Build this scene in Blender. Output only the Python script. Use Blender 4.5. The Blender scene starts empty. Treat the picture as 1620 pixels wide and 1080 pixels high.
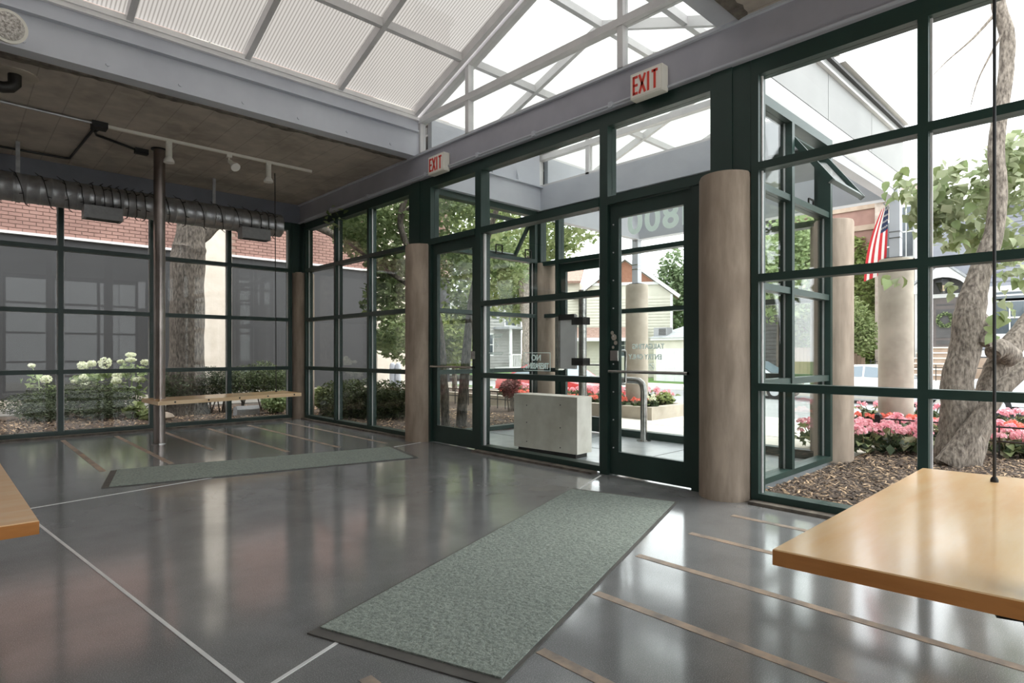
import bpy, bmesh, math, random
import numpy as np
from mathutils import Vector, Matrix, noise
rng = random.Random(7)
S = bpy.context.scene
C = S.collection
# ------------------------------------------------------------------ camera, sky, sun, exposure
CAM = Vector((0, 0, 1.10))
FX, FY = 0.68806, 0.72565            # the camera's level line of sight
cd = bpy.data.cameras.new('camera'); cam = bpy.data.objects.new('camera', cd); C.objects.link(cam)
cd.sensor_width = 36; cd.lens = 20.86; cd.shift_y = 18 / 1620; cd.clip_end = 400; cd.clip_start = 0.02
cam.location = CAM; cam.rotation_euler = (math.pi / 2, 0, -math.atan2(FX, FY))
S.camera = cam
w = bpy.data.worlds.new('sky'); S.world = w; w.use_nodes = True
nt = w.node_tree; bg = nt.nodes['Background']
bg.inputs[0].default_value = (0.95, 0.97, 1.0, 1); bg.inputs[1].default_value = 0.9
sd = bpy.data.lights.new('sun', 'SUN'); sun = bpy.data.objects.new('sun', sd); C.objects.link(sun)
sd.energy = 0.7; sd.angle = math.radians(25); sd.color = (1, 0.96, 0.9)
sun.rotation_euler = (math.radians(32), 0, math.radians(60))
S.view_settings.view_transform = 'Standard'; S.view_settings.look = 'None'
S.view_settings.gamma = 1; S.view_settings.use_curve_mapping = False
S.view_settings.exposure = 2.12

# ------------------------------------------------------------------ materials
def lin(r, g, b):
    f = lambda v: ((v / 255 + 0.055) / 1.055) ** 2.4 if v > 10 else v / 255 / 12.92
    return (f(r), f(g), f(b), 1)
MATS = {}
def mat(name, c1, c2=None, scale=6, rough=0.6, metal=0, bump=0, detail=4, stretch=(1, 1, 1), spec=0.5, c3=None, s3=60, k3=0.3, coat=0, island=False, transl=0, ramp=(0.35, 0.65)):
    m = bpy.data.materials.new(name); m.use_nodes = True
    n = m.node_tree.nodes; L = m.node_tree.links; p = n['Principled BSDF']
    p.inputs['Base Color'].default_value = c1; p.inputs['Roughness'].default_value = rough
    p.inputs['Metallic'].default_value = metal; p.inputs['Specular IOR Level'].default_value = spec
    p.inputs['Coat Weight'].default_value = coat; p.inputs['Coat Roughness'].default_value = 0.12
    col = None
    geo = n.new('ShaderNodeNewGeometry')
    if c2 is not None:
        if island:
            fac = geo.outputs['Random Per Island']
        else:
            mp = n.new('ShaderNodeMapping'); mp.inputs['Scale'].default_value = stretch
            L.new(geo.outputs['Position'], mp.inputs['Vector'])
            t = n.new('ShaderNodeTexNoise'); t.inputs['Scale'].default_value = scale; t.inputs['Detail'].default_value = detail
            t.inputs['Roughness'].default_value = 0.6
            L.new(mp.outputs[0], t.inputs['Vector']); fac = t.outputs['Fac']
        r = n.new('ShaderNodeValToRGB'); r.color_ramp.elements[0].color = c1; r.color_ramp.elements[1].color = c2
        r.color_ramp.elements[0].position, r.color_ramp.elements[1].position = (0, 1) if island else ramp
        L.new(fac, r.inputs[0]); col = r.outputs[0]
        if c3 is not None:
            t3 = n.new('ShaderNodeTexNoise'); t3.inputs['Scale'].default_value = s3; t3.inputs['Detail'].default_value = 2
            L.new(geo.outputs['Position'], t3.inputs['Vector'])
            r3 = n.new('ShaderNodeValToRGB'); r3.color_ramp.elements[0].position = 0.5; r3.color_ramp.elements[1].position = 0.68
            r3.color_ramp.elements[0].color = (0, 0, 0, 1); r3.color_ramp.elements[1].color = (k3, k3, k3, 1)
            L.new(t3.outputs['Fac'], r3.inputs[0])
            mx = n.new('ShaderNodeMixRGB'); mx.inputs['Color2'].default_value = c3
            L.new(r3.outputs[0], mx.inputs['Fac']); L.new(col, mx.inputs['Color1']); col = mx.outputs[0]
        L.new(col, p.inputs['Base Color'])
        if bump and not island:
            b = n.new('ShaderNodeBump'); b.inputs['Strength'].default_value = bump; b.inputs['Distance'].default_value = 0.02
            L.new(fac, b.inputs['Height']); L.new(b.outputs[0], p.inputs['Normal'])
    if transl:
        tr = n.new('ShaderNodeBsdfTranslucent'); tr.inputs[0].default_value = c1
        if col is not None: L.new(col, tr.inputs[0])
        mx = n.new('ShaderNodeMixShader'); mx.inputs[0].default_value = transl
        L.new(p.outputs[0], mx.inputs[1]); L.new(tr.outputs[0], mx.inputs[2])
        L.new(mx.outputs[0], n['Material Output'].inputs[0])
    MATS[name] = m
    return m
def glassmat(name, tint, base=0.045, k=0.8, rough=0.0):
    m = bpy.data.materials.new(name); m.use_nodes = True
    n = m.node_tree.nodes; L = m.node_tree.links; n.remove(n['Principled BSDF'])
    tr = n.new('ShaderNodeBsdfTransparent'); tr.inputs[0].default_value = tint
    gl = n.new('ShaderNodeBsdfGlossy'); gl.inputs['Roughness'].default_value = rough
    lw = n.new('ShaderNodeLayerWeight'); lw.inputs[0].default_value = 0.5
    pw = n.new('ShaderNodeMath'); pw.operation = 'POWER'; pw.inputs[1].default_value = 4
    L.new(lw.outputs['Facing'], pw.inputs[0])
    ma = n.new('ShaderNodeMath'); ma.operation = 'MULTIPLY_ADD'; ma.inputs[1].default_value = k; ma.inputs[2].default_value = base
    L.new(pw.outputs[0], ma.inputs[0])
    mx = n.new('ShaderNodeMixShader'); L.new(ma.outputs[0], mx.inputs[0]); L.new(tr.outputs[0], mx.inputs[1]); L.new(gl.outputs[0], mx.inputs[2])
    L.new(mx.outputs[0], n['Material Output'].inputs[0]); MATS[name] = m
    return m
def polymat(name, ca, cb):
    m = bpy.data.materials.new(name); m.use_nodes = True
    n = m.node_tree.nodes; L = m.node_tree.links; p = n['Principled BSDF']
    geo = n.new('ShaderNodeNewGeometry'); sx = n.new('ShaderNodeSeparateXYZ'); L.new(geo.outputs['Position'], sx.inputs[0])
    mu = n.new('ShaderNodeMath'); mu.operation = 'MULTIPLY'; mu.inputs[1].default_value = 2 * math.pi / 0.032; L.new(sx.outputs[0], mu.inputs[0])
    si = n.new('ShaderNodeMath'); si.operation = 'SINE'; L.new(mu.outputs[0], si.inputs[0])
    r = n.new('ShaderNodeValToRGB'); r.color_ramp.elements[0].position = 0.0; r.color_ramp.elements[1].position = 0.75
    r.color_ramp.elements[0].color = ca; r.color_ramp.elements[1].color = cb
    L.new(si.outputs[0], r.inputs[0])
    tr = n.new('ShaderNodeBsdfTranslucent'); L.new(r.outputs[0], tr.inputs[0])
    tp = n.new('ShaderNodeBsdfTransparent'); L.new(r.outputs[0], tp.inputs[0])
    gl = n.new('ShaderNodeBsdfGlossy'); gl.inputs['Roughness'].default_value = 0.25; gl.inputs[0].default_value = (0.8, 0.8, 0.8, 1)
    m1 = n.new('ShaderNodeMixShader'); m1.inputs[0].default_value = 0.12; L.new(tr.outputs[0], m1.inputs[1]); L.new(tp.outputs[0], m1.inputs[2])
    m2 = n.new('ShaderNodeMixShader'); m2.inputs[0].default_value = 0.06; L.new(m1.outputs[0], m2.inputs[1]); L.new(gl.outputs[0], m2.inputs[2])
    L.new(m2.outputs[0], n['Material Output'].inputs[0]); n.remove(p); MATS[name] = m
mat('terrazzo', lin(124, 125, 126), lin(140, 141, 142), 3.0, rough=0.12, c3=lin(200, 200, 200), s3=260, k3=0.5, spec=0.9, coat=0.35)
mat('slab', lin(176, 181, 184), lin(190, 194, 196), 4, rough=0.25)
mat('white_strip', lin(240, 240, 240), lin(225, 225, 225), 8, rough=0.5)
mat('inlay', lin(196, 172, 150), lin(134, 126, 120), 7, rough=0.45, detail=6)
mat('ceiling_conc', lin(184, 174, 164), lin(152, 143, 134), 1.6, rough=0.9, bump=0.5, detail=8, c3=lin(196, 184, 172), s3=5, k3=0.45)
mat('column_conc', lin(180, 163, 147), lin(146, 131, 117), 3.0, rough=0.85, bump=0.25, stretch=(3, 3, 0.6), detail=8, c3=lin(150, 134, 120), s3=2.2, k3=0.5)
mat('light_conc', lin(186, 176, 163), lin(160, 151, 138), 3, rough=0.85, bump=0.2, detail=8)
mat('curb', lin(120, 112, 102), lin(80, 74, 68), 9, rough=0.9, bump=0.4)
mat('green', lin(34, 58, 52), lin(29, 51, 46), 3, rough=0.42)
mat('steel_grey', lin(196, 199, 207), lin(186, 189, 198), 2, rough=0.5)
mat('alu', lin(218, 216, 216), lin(204, 202, 203), 3, rough=0.4)
mat('fascia_white', lin(146, 146, 145), lin(137, 137, 136), 1.2, rough=0.6)
mat('dark_metal', lin(58, 56, 54), lin(48, 46, 45), 6, rough=0.45, metal=0.6)
mat('black', lin(22, 22, 23), lin(30, 30, 31), 8, rough=0.5)
mat('stainless', lin(190, 188, 184), lin(160, 158, 155), 3, rough=0.25, metal=1, stretch=(1, 1, 8))
mat('bronze_pole', lin(160, 150, 146), lin(125, 116, 112), 2, rough=0.28, metal=0.9)
mat('galv', lin(175, 175, 177), lin(150, 150, 152), 9, rough=0.38, metal=0.75)
mat('box_grey', lin(150, 150, 152), lin(138, 138, 140), 20, rough=0.6)
mat('maple', lin(255, 216, 166), lin(253, 204, 146), 2.0, rough=0.2, stretch=(1.2, 6, 6), detail=6, coat=0.4)
mat('maple_edge', lin(222, 152, 88), lin(200, 130, 68), 3, rough=0.3, stretch=(1, 1, 6), detail=5)
mat('mat_green', lin(170, 179, 171), lin(136, 146, 139), 55, rough=0.95, detail=3, bump=0.6, c3=lin(90, 104, 97), s3=180, k3=0.5)
mat('rubber', lin(104, 102, 98), lin(90, 88, 85), 9, rough=0.7)
mat('white_plastic', lin(232, 228, 218), lin(222, 218, 208), 4, rough=0.45)
mat('bulb', lin(235, 232, 226), lin(225, 222, 216), 4, rough=0.3)
mat('red', lin(222, 62, 44), rough=0.5)
mat('sign_white', lin(245, 240, 232), rough=0.5)
mat('vinyl', lin(246, 252, 250), lin(242, 250, 248), 4, rough=0.6, transl=0.5)
mat('steel_shaded', lin(116, 119, 130), lin(106, 109, 120), 2, rough=0.5)  # grey beam steel with the shade under the ceiling put into its colour
mat('maple_pale', lin(238, 208, 170), lin(226, 192, 150), 3, rough=0.3, stretch=(1, 1, 6), detail=5)
mat('steel_half_shaded', lin(172, 171, 181), lin(162, 161, 171), 2, rough=0.5)  # beam steel darkened to carry the shade on the unlit street-wall beam
mat('block_conc', lin(240, 234, 224), lin(216, 209, 197), 4, rough=0.85, bump=0.2, detail=8)
mat('eave_white', lin(240, 238, 237), lin(228, 226, 226), 3, rough=0.4)
mat('plaster', lin(205, 203, 199), lin(195, 193, 189), 1.5, rough=0.85)
mat('brick', lin(150, 117, 107), lin(134, 102, 93), island=True, rough=0.85)
mat('brick_obj', lin(152, 118, 108), lin(136, 104, 95), 1.7, rough=0.85, detail=2)
mat('mortar', lin(166, 143, 132), lin(158, 135, 124), 6, rough=0.95)
mat('grey_panel', lin(54, 53, 54), lin(48, 47, 48), 0.8, rough=0.55)
mat('stucco', lin(212, 200, 187), lin(202, 190, 176), 5, rough=0.9, bump=0.5, detail=8)
mat('bark', lin(124, 114, 105), lin(66, 60, 54), 22, rough=0.95, bump=1.0, stretch=(1.6, 1.6, 0.5), detail=9)
mat('bark_pale', lin(162, 151, 139), lin(84, 75, 68), 24, rough=0.95, bump=1.0, stretch=(1.6, 1.6, 0.6), detail=9)
mat('mulch', lin(96, 80, 68), lin(48, 40, 36), 14, rough=1, bump=1.0, detail=8)
mat('chip', lin(208, 178, 146), lin(84, 68, 56), island=True, rough=0.95)
mat('chip_dark', lin(120, 104, 92), lin(58, 50, 46), island=True, rough=0.95)
mat('walk', lin(228, 222, 212), lin(216, 209, 198), 1.5, rough=0.9)
mat('asphalt', lin(150, 150, 150), lin(138, 138, 138), 0.6, rough=0.9)
mat('alley', lin(120, 116, 110), lin(104, 100, 95), 2, rough=0.9)
mat('grass', lin(96, 128, 60), lin(66, 98, 42), 2, rough=1)
def leafm(name, a, b, tr=0.4, k=None):
    k = k or (1.0 if name in ('pink', 'coral', 'cream') else {'leaf_mid': 1.05, 'leaf_dark': .8, 'leaf_big': .8}.get(name, 0.62)); a = tuple(v * k for v in a[:3]) + (1,); b = tuple(v * k for v in b[:3]) + (1,)
    mat(name, a, b, island=True, rough=0.55, transl=tr, spec=0.3)
leafm('leaf_mid', lin(178, 192, 142), lin(104, 124, 80))
leafm('leaf_dark', lin(104, 122, 86), lin(48, 62, 42))
leafm('leaf_light', lin(196, 206, 150), lin(128, 148, 84))
leafm('leaf_big', lin(206, 212, 178), lin(142, 156, 112), 0.45)
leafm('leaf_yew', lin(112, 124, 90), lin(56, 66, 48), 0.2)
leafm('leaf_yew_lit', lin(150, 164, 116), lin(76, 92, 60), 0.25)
leafm('leaf_far', lin(176, 194, 150), lin(120, 144, 100), 0.3)
leafm('leaf_lime', lin(210, 218, 146), lin(164, 184, 104), 0.35)
leafm('leaf_bronze', lin(192, 186, 142), lin(126, 134, 92), 0.3)
leafm('leaf_red', lin(168, 92, 84), lin(116, 56, 58), 0.3)
leafm('pink', lin(255, 208, 214), lin(242, 164, 180), 0.3)
leafm('coral', lin(255, 168, 148), lin(246, 132, 116), 0.3)
leafm('cream', lin(252, 250, 236), lin(226, 232, 198), 0.3)
mat('ivy_back', lin(120, 140, 60), lin(86, 108, 44), 5, rough=0.9)
mat('siding_tan', lin(200, 196, 182), lin(190, 186, 172), 2, rough=0.7)
mat('siding_grey', lin(134, 136, 144), lin(126, 128, 136), 2, rough=0.7)
mat('siding_lgrey', lin(156, 156, 152), lin(146, 146, 142), 2, rough=0.7)
mat('siding_dark', lin(86, 84, 84), lin(76, 74, 74), 2, rough=0.7)
mat('trim_white', lin(218, 218, 217), lin(210, 210, 209), 2, rough=0.6)
mat('roof_brown', lin(166, 138, 126), lin(142, 114, 102), 8, rough=0.95)
mat('roof_grey', lin(160, 162, 164), lin(142, 144, 146), 6, rough=0.95)
mat('shake', lin(150, 108, 88), lin(132, 90, 72), 9, rough=0.95)
mat('stone_step', lin(176, 156, 140), lin(160, 140, 124), 3, rough=0.9)
mat('beige_brick', lin(182, 168, 158), lin(160, 144, 134), 5, rough=0.9)
mat('tan_wood', lin(156, 134, 116), lin(138, 117, 99), 3, rough=0.9, stretch=(1, 1, 0.3))
mat('door_dark', lin(98, 90, 88), lin(90, 82, 80), 3, rough=0.5)
mat('window_dark', lin(70, 78, 84), lin(96, 104, 110), 1.2, rough=0.1)
mat('car_white', lin(214, 217, 220), rough=0.25, spec=0.6)
mat('car_silver', lin(206, 210, 214), rough=0.25, metal=0.3)
mat('car_red', lin(176, 52, 54), rough=0.25, spec=0.6)
mat('tyre', lin(34, 34, 35), rough=0.8)
mat('car_glass', lin(110, 124, 134), rough=0.08, spec=0.8)
mat('lamp_warm', lin(240, 210, 170), rough=0.4)
mat('flag_red', lin(206, 62, 70), rough=0.8, c2=lin(196, 54, 62), transl=0.3)
mat('flag_white', lin(240, 236, 234), rough=0.8, c2=lin(232, 228, 226), transl=0.3)
mat('flag_blue', lin(58, 66, 96), rough=0.8, c2=lin(50, 58, 88), transl=0.3)
mat('lamp_lens', lin(205, 200, 194), lin(140, 134, 128), 60, rough=0.2, metal=0.5, bump=0.6, detail=2)
glassmat('glass', (0.965, 0.98, 0.972, 1), 0.014, 0.6)
glassmat('lens', (0.9, 0.9, 0.88, 1), 0.15, 0.5, 0.08)
polymat('poly', (0.40, 0.398, 0.385, 1), (0.35, 0.348, 0.335, 1)); polymat('poly_aged_shaded', (0.205, 0.197, 0.184, 1), (0.125, 0.118, 0.108, 1))  # lobby panels darker: age and dirt, with tree shade tinted in as well

def board_lines(m, step=0.28):
    n = m.node_tree.nodes; L = m.node_tree.links; p = n['Principled BSDF']; src = p.inputs['Base Color'].links[0].from_socket
    g = n.new('ShaderNodeNewGeometry'); sx = n.new('ShaderNodeSeparateXYZ'); L.new(g.outputs['Position'], sx.inputs[0])
    a = n.new('ShaderNodeMath'); a.operation = 'DIVIDE'; a.inputs[1].default_value = step; L.new(sx.outputs[0], a.inputs[0])
    f = n.new('ShaderNodeMath'); f.operation = 'FRACT'; L.new(a.outputs[0], f.inputs[0])
    c = n.new('ShaderNodeMath'); c.operation = 'LESS_THAN'; c.inputs[1].default_value = 0.035; L.new(f.outputs[0], c.inputs[0])
    k = n.new('ShaderNodeMath'); k.operation = 'MULTIPLY'; k.inputs[1].default_value = 0.28; L.new(c.outputs[0], k.inputs[0])
    mx = n.new('ShaderNodeMixRGB'); mx.inputs['Color2'].default_value = lin(70, 62, 55); L.new(k.outputs[0], mx.inputs['Fac']); L.new(src, mx.inputs['Color1']); L.new(mx.outputs[0], p.inputs['Base Color'])
board_lines(MATS['ceiling_conc'])
# ------------------------------------------------------------------ mesh helpers
class MB:
    def __init__(s): s.v = []; s.f = []
    def add(s, vs, fs):
        b = len(s.v); s.v += [tuple(p) for p in vs]; s.f += [tuple(i + b for i in q) for q in fs]; return s
    def box(s, x0, x1, y0, y1, z0, z1):
        return s.add([(x, y, z) for z in (z0, z1) for x, y in ((x0, y0), (x1, y0), (x1, y1), (x0, y1))],
                     [(3, 2, 1, 0), (4, 5, 6, 7), (0, 1, 5, 4), (1, 2, 6, 5), (2, 3, 7, 6), (3, 0, 4, 7)])
    def bbox(s, x0, x1, y0, y1, z0, z1, b=0.01):        # box with chamfered edges
        bm = bmesh.new(); bmesh.ops.create_cube(bm, size=1)
        for v in bm.verts: v.co = Vector(((x0 + x1) / 2 + v.co.x * (x1 - x0), (y0 + y1) / 2 + v.co.y * (y1 - y0), (z0 + z1) / 2 + v.co.z * (z1 - z0)))
        bmesh.ops.bevel(bm, geom=bm.edges[:], offset=b, segments=2, affect='EDGES', profile=0.6)
        s.add([v.co[:] for v in bm.verts], [[v.index for v in f.verts] for f in bm.faces]) if not bm.verts.index_update() else 0
        bm.free(); return s
    def obox(s, c, ux, uy, uz):                       # oriented box: centre and three half vectors
        c = Vector(c); ux = Vector(ux); uy = Vector(uy); uz = Vector(uz)
        return s.add([c + a * ux + b * uy + d * uz for d in (-1, 1) for a, b in ((-1, -1), (1, -1), (1, 1), (-1, 1))],
                     [(3, 2, 1, 0), (4, 5, 6, 7), (0, 1, 5, 4), (1, 2, 6, 5), (2, 3, 7, 6), (3, 0, 4, 7)])
    def bar(s, a, b, wd, ht, up=(0, 0, 1)):            # rectangular bar from a to b
        a = Vector(a); b = Vector(b); d = (b - a); t = d.normalized(); up = Vector(up)
        sd = t.cross(up).normalized(); u = sd.cross(t).normalized()
        return s.obox((a + b) / 2, d / 2, sd * wd / 2, u * ht / 2)
    def prism(s, poly, axis, a0, a1):                 # poly of 2D points extruded along an axis
        n = len(poly)
        def P(p, a): return {'x': (a, p[0], p[1]), 'y': (p[0], a, p[1]), 'z': (p[0], p[1], a)}[axis]
        return s.add([P(p, a0) for p in poly] + [P(p, a1) for p in poly],
                     [tuple(range(n))[::-1], tuple(range(n, 2 * n))] + [(i, (i + 1) % n, n + (i + 1) % n, n + i) for i in range(n)])
    def tube(s, path, r, n=10, cap=True, jit=0, seed=0):
        P = [Vector(p) for p in path]; R = r if isinstance(r, (list, tuple)) else [r] * len(P)
        vs = []; up = None
        for i, p in enumerate(P):
            t = (P[min(i + 1, len(P) - 1)] - P[max(i - 1, 0)]).normalized()
            if up is None: up = t.orthogonal().normalized()
            up = (up - t * up.dot(t)).normalized(); sd = t.cross(up)
            for k in range(n):
                a = 2 * math.pi * k / n; dr = up * math.cos(a) + sd * math.sin(a)
                rr = R[i] * (1 + (jit * noise.noise((p + dr * R[i]) * (1.3 / max(R[i], .02)) * .5 + Vector((seed, 0, 0))) if jit else 0))
                vs.append(p + dr * rr)
        m = len(P); fs = [(i * n + k, i * n + (k + 1) % n, (i + 1) * n + (k + 1) % n, (i + 1) * n + k) for i in range(m - 1) for k in range(n)]
        if cap: fs += [tuple(range(n))[::-1], tuple(range((m - 1) * n, m * n))]
        return s.add(vs, fs)
    def lathe(s, prof, c, n=20):                      # prof of (r, z) about a vertical axis at c
        c = Vector(c); m = len(prof)
        vs = [c + Vector((r * math.cos(2 * math.pi * k / n), r * math.sin(2 * math.pi * k / n), z)) for r, z in prof for k in range(n)]
        fs = [(i * n + k, i * n + (k + 1) % n, (i + 1) * n + (k + 1) % n, (i + 1) * n + k) for i in range(m - 1) for k in range(n)]
        return s.add(vs, fs + [tuple(range(n))[::-1], tuple(range((m - 1) * n, m * n))])
    def mesh(s, name, m, off=(0, 0, 0), smooth=False):
        me = bpy.data.meshes.new(name); o = Vector(off)
        me.from_pydata([Vector(v) - o for v in s.v], [], s.f); me.materials.append(MATS[m])
        if smooth: me.polygons.foreach_set('use_smooth', [True] * len(me.polygons)); me.set_sharp_from_angle(angle=math.radians(40))
        me.update(); return me
    def build(s, name, m, parent=None, smooth=False):
        o = bpy.data.objects.new(name, None if False else s.mesh(name, m, base(parent), smooth)); C.objects.link(o)
        if parent is not None: o.parent = parent
        return o
BASE = {}
def base(p):
    while p is not None:
        if p.name in BASE: return BASE[p.name]
        p = p.parent
    return (0, 0, 0)
def tag(o, label, cat, group=None):
    o['label'] = label; o['category'] = cat
    if group: o['group'] = group
    return o
def thing(name, label, cat, loc, group=None):
    o = bpy.data.objects.new(name, None); C.objects.link(o); o.location = loc; BASE[o.name] = tuple(loc); o.empty_display_size = 0.1
    return tag(o, label, cat, group)
def struct(o): o['kind'] = 'structure'; return o
def sthing(name, loc=(0, 0, 0)):
    o = bpy.data.objects.new(name, None); C.objects.link(o); o.location = loc; BASE[o.name] = tuple(loc); o.empty_display_size = 0.1
    return struct(o)
def B(name, m, parent, *a, **k): return MB().box(*a).build(name, m, parent)
def BB(name, m, parent, *a, b=0.01): return MB().bbox(*a, b=b).build(name, m, parent)
def stuff(o): o['kind'] = 'stuff'; return o
def inst(name, me, parent, loc, rot=(0, 0, 0), sc=1):
    o = bpy.data.objects.new(name, me); C.objects.link(o); o.parent = parent
    o.location = Vector(loc) - Vector(base(parent)); o.rotation_euler = rot; o.scale = (sc, sc, sc) if not hasattr(sc, '__len__') else sc
    return o
def copy_tree(o, loc, label, group=None, rz=None, sc=None):
    r = o.copy(); C.objects.link(r); r.location = loc; r['label'] = label
    if group: r['group'] = group
    if rz is not None: r.rotation_euler = (0, 0, rz)
    if sc: r.scale = (sc, sc, sc)
    for ch in o.children:
        c = ch.copy(); C.objects.link(c); c.parent = r
        for g in ch.children:
            d = g.copy(); C.objects.link(d); d.parent = c
    return r
def at(x, y, d):                                       # a place d metres ahead of the lens, from a bearing in the 1620-wide frame
    l = (x - 810) / 938.7 * d
    return Vector((d * FX + l * FY, d * FY - l * FX, 1.10 + (558 - y) / 938.7 * d))
def textmesh(txt, size, ext=0.0015, spacing=1.0, bold=0):
    cu = bpy.data.curves.new('t', 'FONT'); cu.body = txt; cu.size = size; cu.extrude = ext; cu.space_character = spacing; cu.align_x = 'CENTER'; cu.resolution_u = 4; cu.offset = bold
    o = bpy.data.objects.new('t', cu); C.objects.link(o)
    me = bpy.data.meshes.new_from_object(o.evaluated_get(bpy.context.evaluated_depsgraph_get()))
    bpy.data.objects.remove(o); return me
def glass_text(txt, size, parent, X, Y, Z, spacing=1.0, sx=1.0, bold=0):
    me = textmesh(txt, size, spacing=spacing, bold=bold); me.materials.clear(); me.materials.append(MATS['vinyl'])
    o = bpy.data.objects.new('lettering', me); C.objects.link(o); o.parent = parent
    # written to be read from outside: runs towards +Y, faces +X
    o.matrix_local = Matrix.Translation(Vector((X, Y, Z)) - Vector(base(parent))) @ Matrix(((0, 0, 1, 0), (1, 0, 0, 0), (0, 1, 0, 0), (0, 0, 0, 1))) @ Matrix.Diagonal((sx, 1, 1, 1))
    return o

# ------------------------------------------------------------------ leaves
def leafcloud(name, m, parent, blobs, n, size, aspect=0.55, flat=0.3, seed=1, shell=0.45, nrm_up=0.5):
    r = np.random.RandomState(seed); off = np.array(base(parent))
    wts = np.array([b[1][0] * b[1][1] * b[1][2] for b in blobs]) ** 0.7; wts = wts / wts.sum()
    idx = r.choice(len(blobs), n, p=wts)
    cen = np.array([b[0] for b in blobs], float)[idx]; rad = np.array([b[1] for b in blobs], float)[idx]
    d = r.normal(size=(n, 3)); d /= np.linalg.norm(d, axis=1)[:, None]
    p = cen + d * rad * (r.rand(n) ** shell)[:, None] - off
    a = r.normal(size=(n, 3)); a[:, 2] = a[:, 2] * 0.5 - flat; a /= np.linalg.norm(a, axis=1)[:, None]
    nn = r.normal(size=(n, 3)); nn[:, 2] += nrm_up * 2; nn += d * 0.6
    b = np.cross(nn, a); b /= np.linalg.norm(b, axis=1)[:, None]; nn = np.cross(a, b)
    s = size * (0.65 + 0.7 * r.rand(n))[:, None]
    v = np.stack([p - a * s * .5, p - a * s * 0.05 + b * s * aspect * .5 + nn * s * .07, p + a * s * .5, p - a * s * 0.05 - b * s * aspect * .5 + nn * s * .07], 1).reshape(-1, 3)
    me = bpy.data.meshes.new(name); me.vertices.add(4 * n); me.vertices.foreach_set('co', v.ravel())
    me.loops.add(6 * n); me.polygons.add(2 * n)
    k = np.arange(n)[:, None] * 4
    me.loops.foreach_set('vertex_index', (k + np.array([0, 2, 1, 0, 3, 2])[None]).ravel().astype(np.int32))
    me.polygons.foreach_set('loop_start', np.arange(2 * n, dtype=np.int32) * 3)
    me.update(calc_edges=True); me.validate(); me.materials.append(MATS[m])
    o = bpy.data.objects.new(name, me); C.objects.link(o); o.parent = parent
    return o
def leaf_mesh(m, L=0.14, W=0.11, heart=True):
    mb = MB(); n = 5; vs = []
    for i, (t, wd) in enumerate(((0, 0.0), (0.08, 0.6), (0.3, 1.0), (0.62, 0.78), (0.86, 0.32), (1, 0))):
        z = -0.16 * (t - 0.4) ** 2 * L * 4
        vs += [(-wd * W / 2, t * L, z + 0.18 * wd * W), (0, t * L, z), (wd * W / 2, t * L, z + 0.18 * wd * W)]
    fs = []
    for i in range(5):
        a = i * 3; fs += [(a, a + 1, a + 4, a + 3), (a + 1, a + 2, a + 5, a + 4)]
    mb.add(vs, fs); me = mb.mesh('leaf', m, smooth=True); return me

# ================================================================== THE ROOM
XF, YB, YR, XR = 4.30, 9.70, -1.30, -4.0          # inner faces of the street wall, left wall, right wall, rear wall
ZC, ZB = 3.57, 3.26                               # concrete soffit, underside of the steel edge beams
fl = struct(B('floor', 'terrazzo', None, XR, XF + 0.13, YR - 0.1, YB + 0.15, -0.3, 0))
for i in range(9):                                 # timber inlays in both halves of the floor
    x = 1.035 + 0.565 * (i - 2)
    if i - 2 >= 0: B('inlay_strip', 'inlay', fl, x - 0.025, x + 0.025, [5.6, 6.6, 7.2, 6.5, 6.4, 6.3, 6.3][i - 2] if i - 2 else 6.6, 9.3, -0.01, 0.002) if i - 2 < 6 else None
for k, y1 in enumerate((1.80, 1.52, 1.71, 1.87, 1.88, 1.89)):
    x = 1.02 + 0.565 * k
    B('inlay_strip', 'inlay', fl, x - 0.024, x + 0.024, -1.1, y1, -0.01, 0.002)
for a, b in (((-1.2, 5.1), (4.2, 6.06)), ((0.36, 5.39), (0.715, 1.955)), ((0.715, 1.955), (4.24, 3.316))):
    MB().bar((*a, -0.004), (*b, -0.004), 0.016, 0.012).build('white_line', 'white_strip', fl)
for nm, y0, y1 in (('ceiling', 6.40, YB + 0.15), ('ceiling', YR - 0.15, 2.04)):
    struct(B(nm, 'ceiling_conc', None, XR, XF + 0.10, y0, y1, ZC, ZC + 0.3))
r0 = random.Random(9)
for cy, sg, cn_ in ((6.41, 1, 'ceiling'), (2.03, -1, 'ceiling.001')):
    sp = MB(); n = 150; top = []
    for i in range(n + 1):
        x = XR + .1 + (XF - XR - .15) * i / n; top.append((x, cy + sg * (.05 + .10 * abs(noise.noise(Vector((x * 2.1, cy, 0)))) + r0.uniform(0, .03))))
    for i in range(n):
        (xa, ya), (xb, yb) = top[i], top[i + 1]
        sp.add([(xa, cy, ZC - .014), (xb, cy, ZC - .014), (xb, yb, ZC - .001), (xa, ya, ZC - .001), (xa, cy, ZC + .01), (xb, cy, ZC + .01)], [(0, 1, 2, 3), (1, 0, 4, 5)])
    sp.build('spalled_edge', 'curb', bpy.data.objects[cn_])
struct(B('wall_rear', 'plaster', None, XR - 0.2, XR, YR - 0.2, YB + 0.2, -0.3, 4.9))

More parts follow.
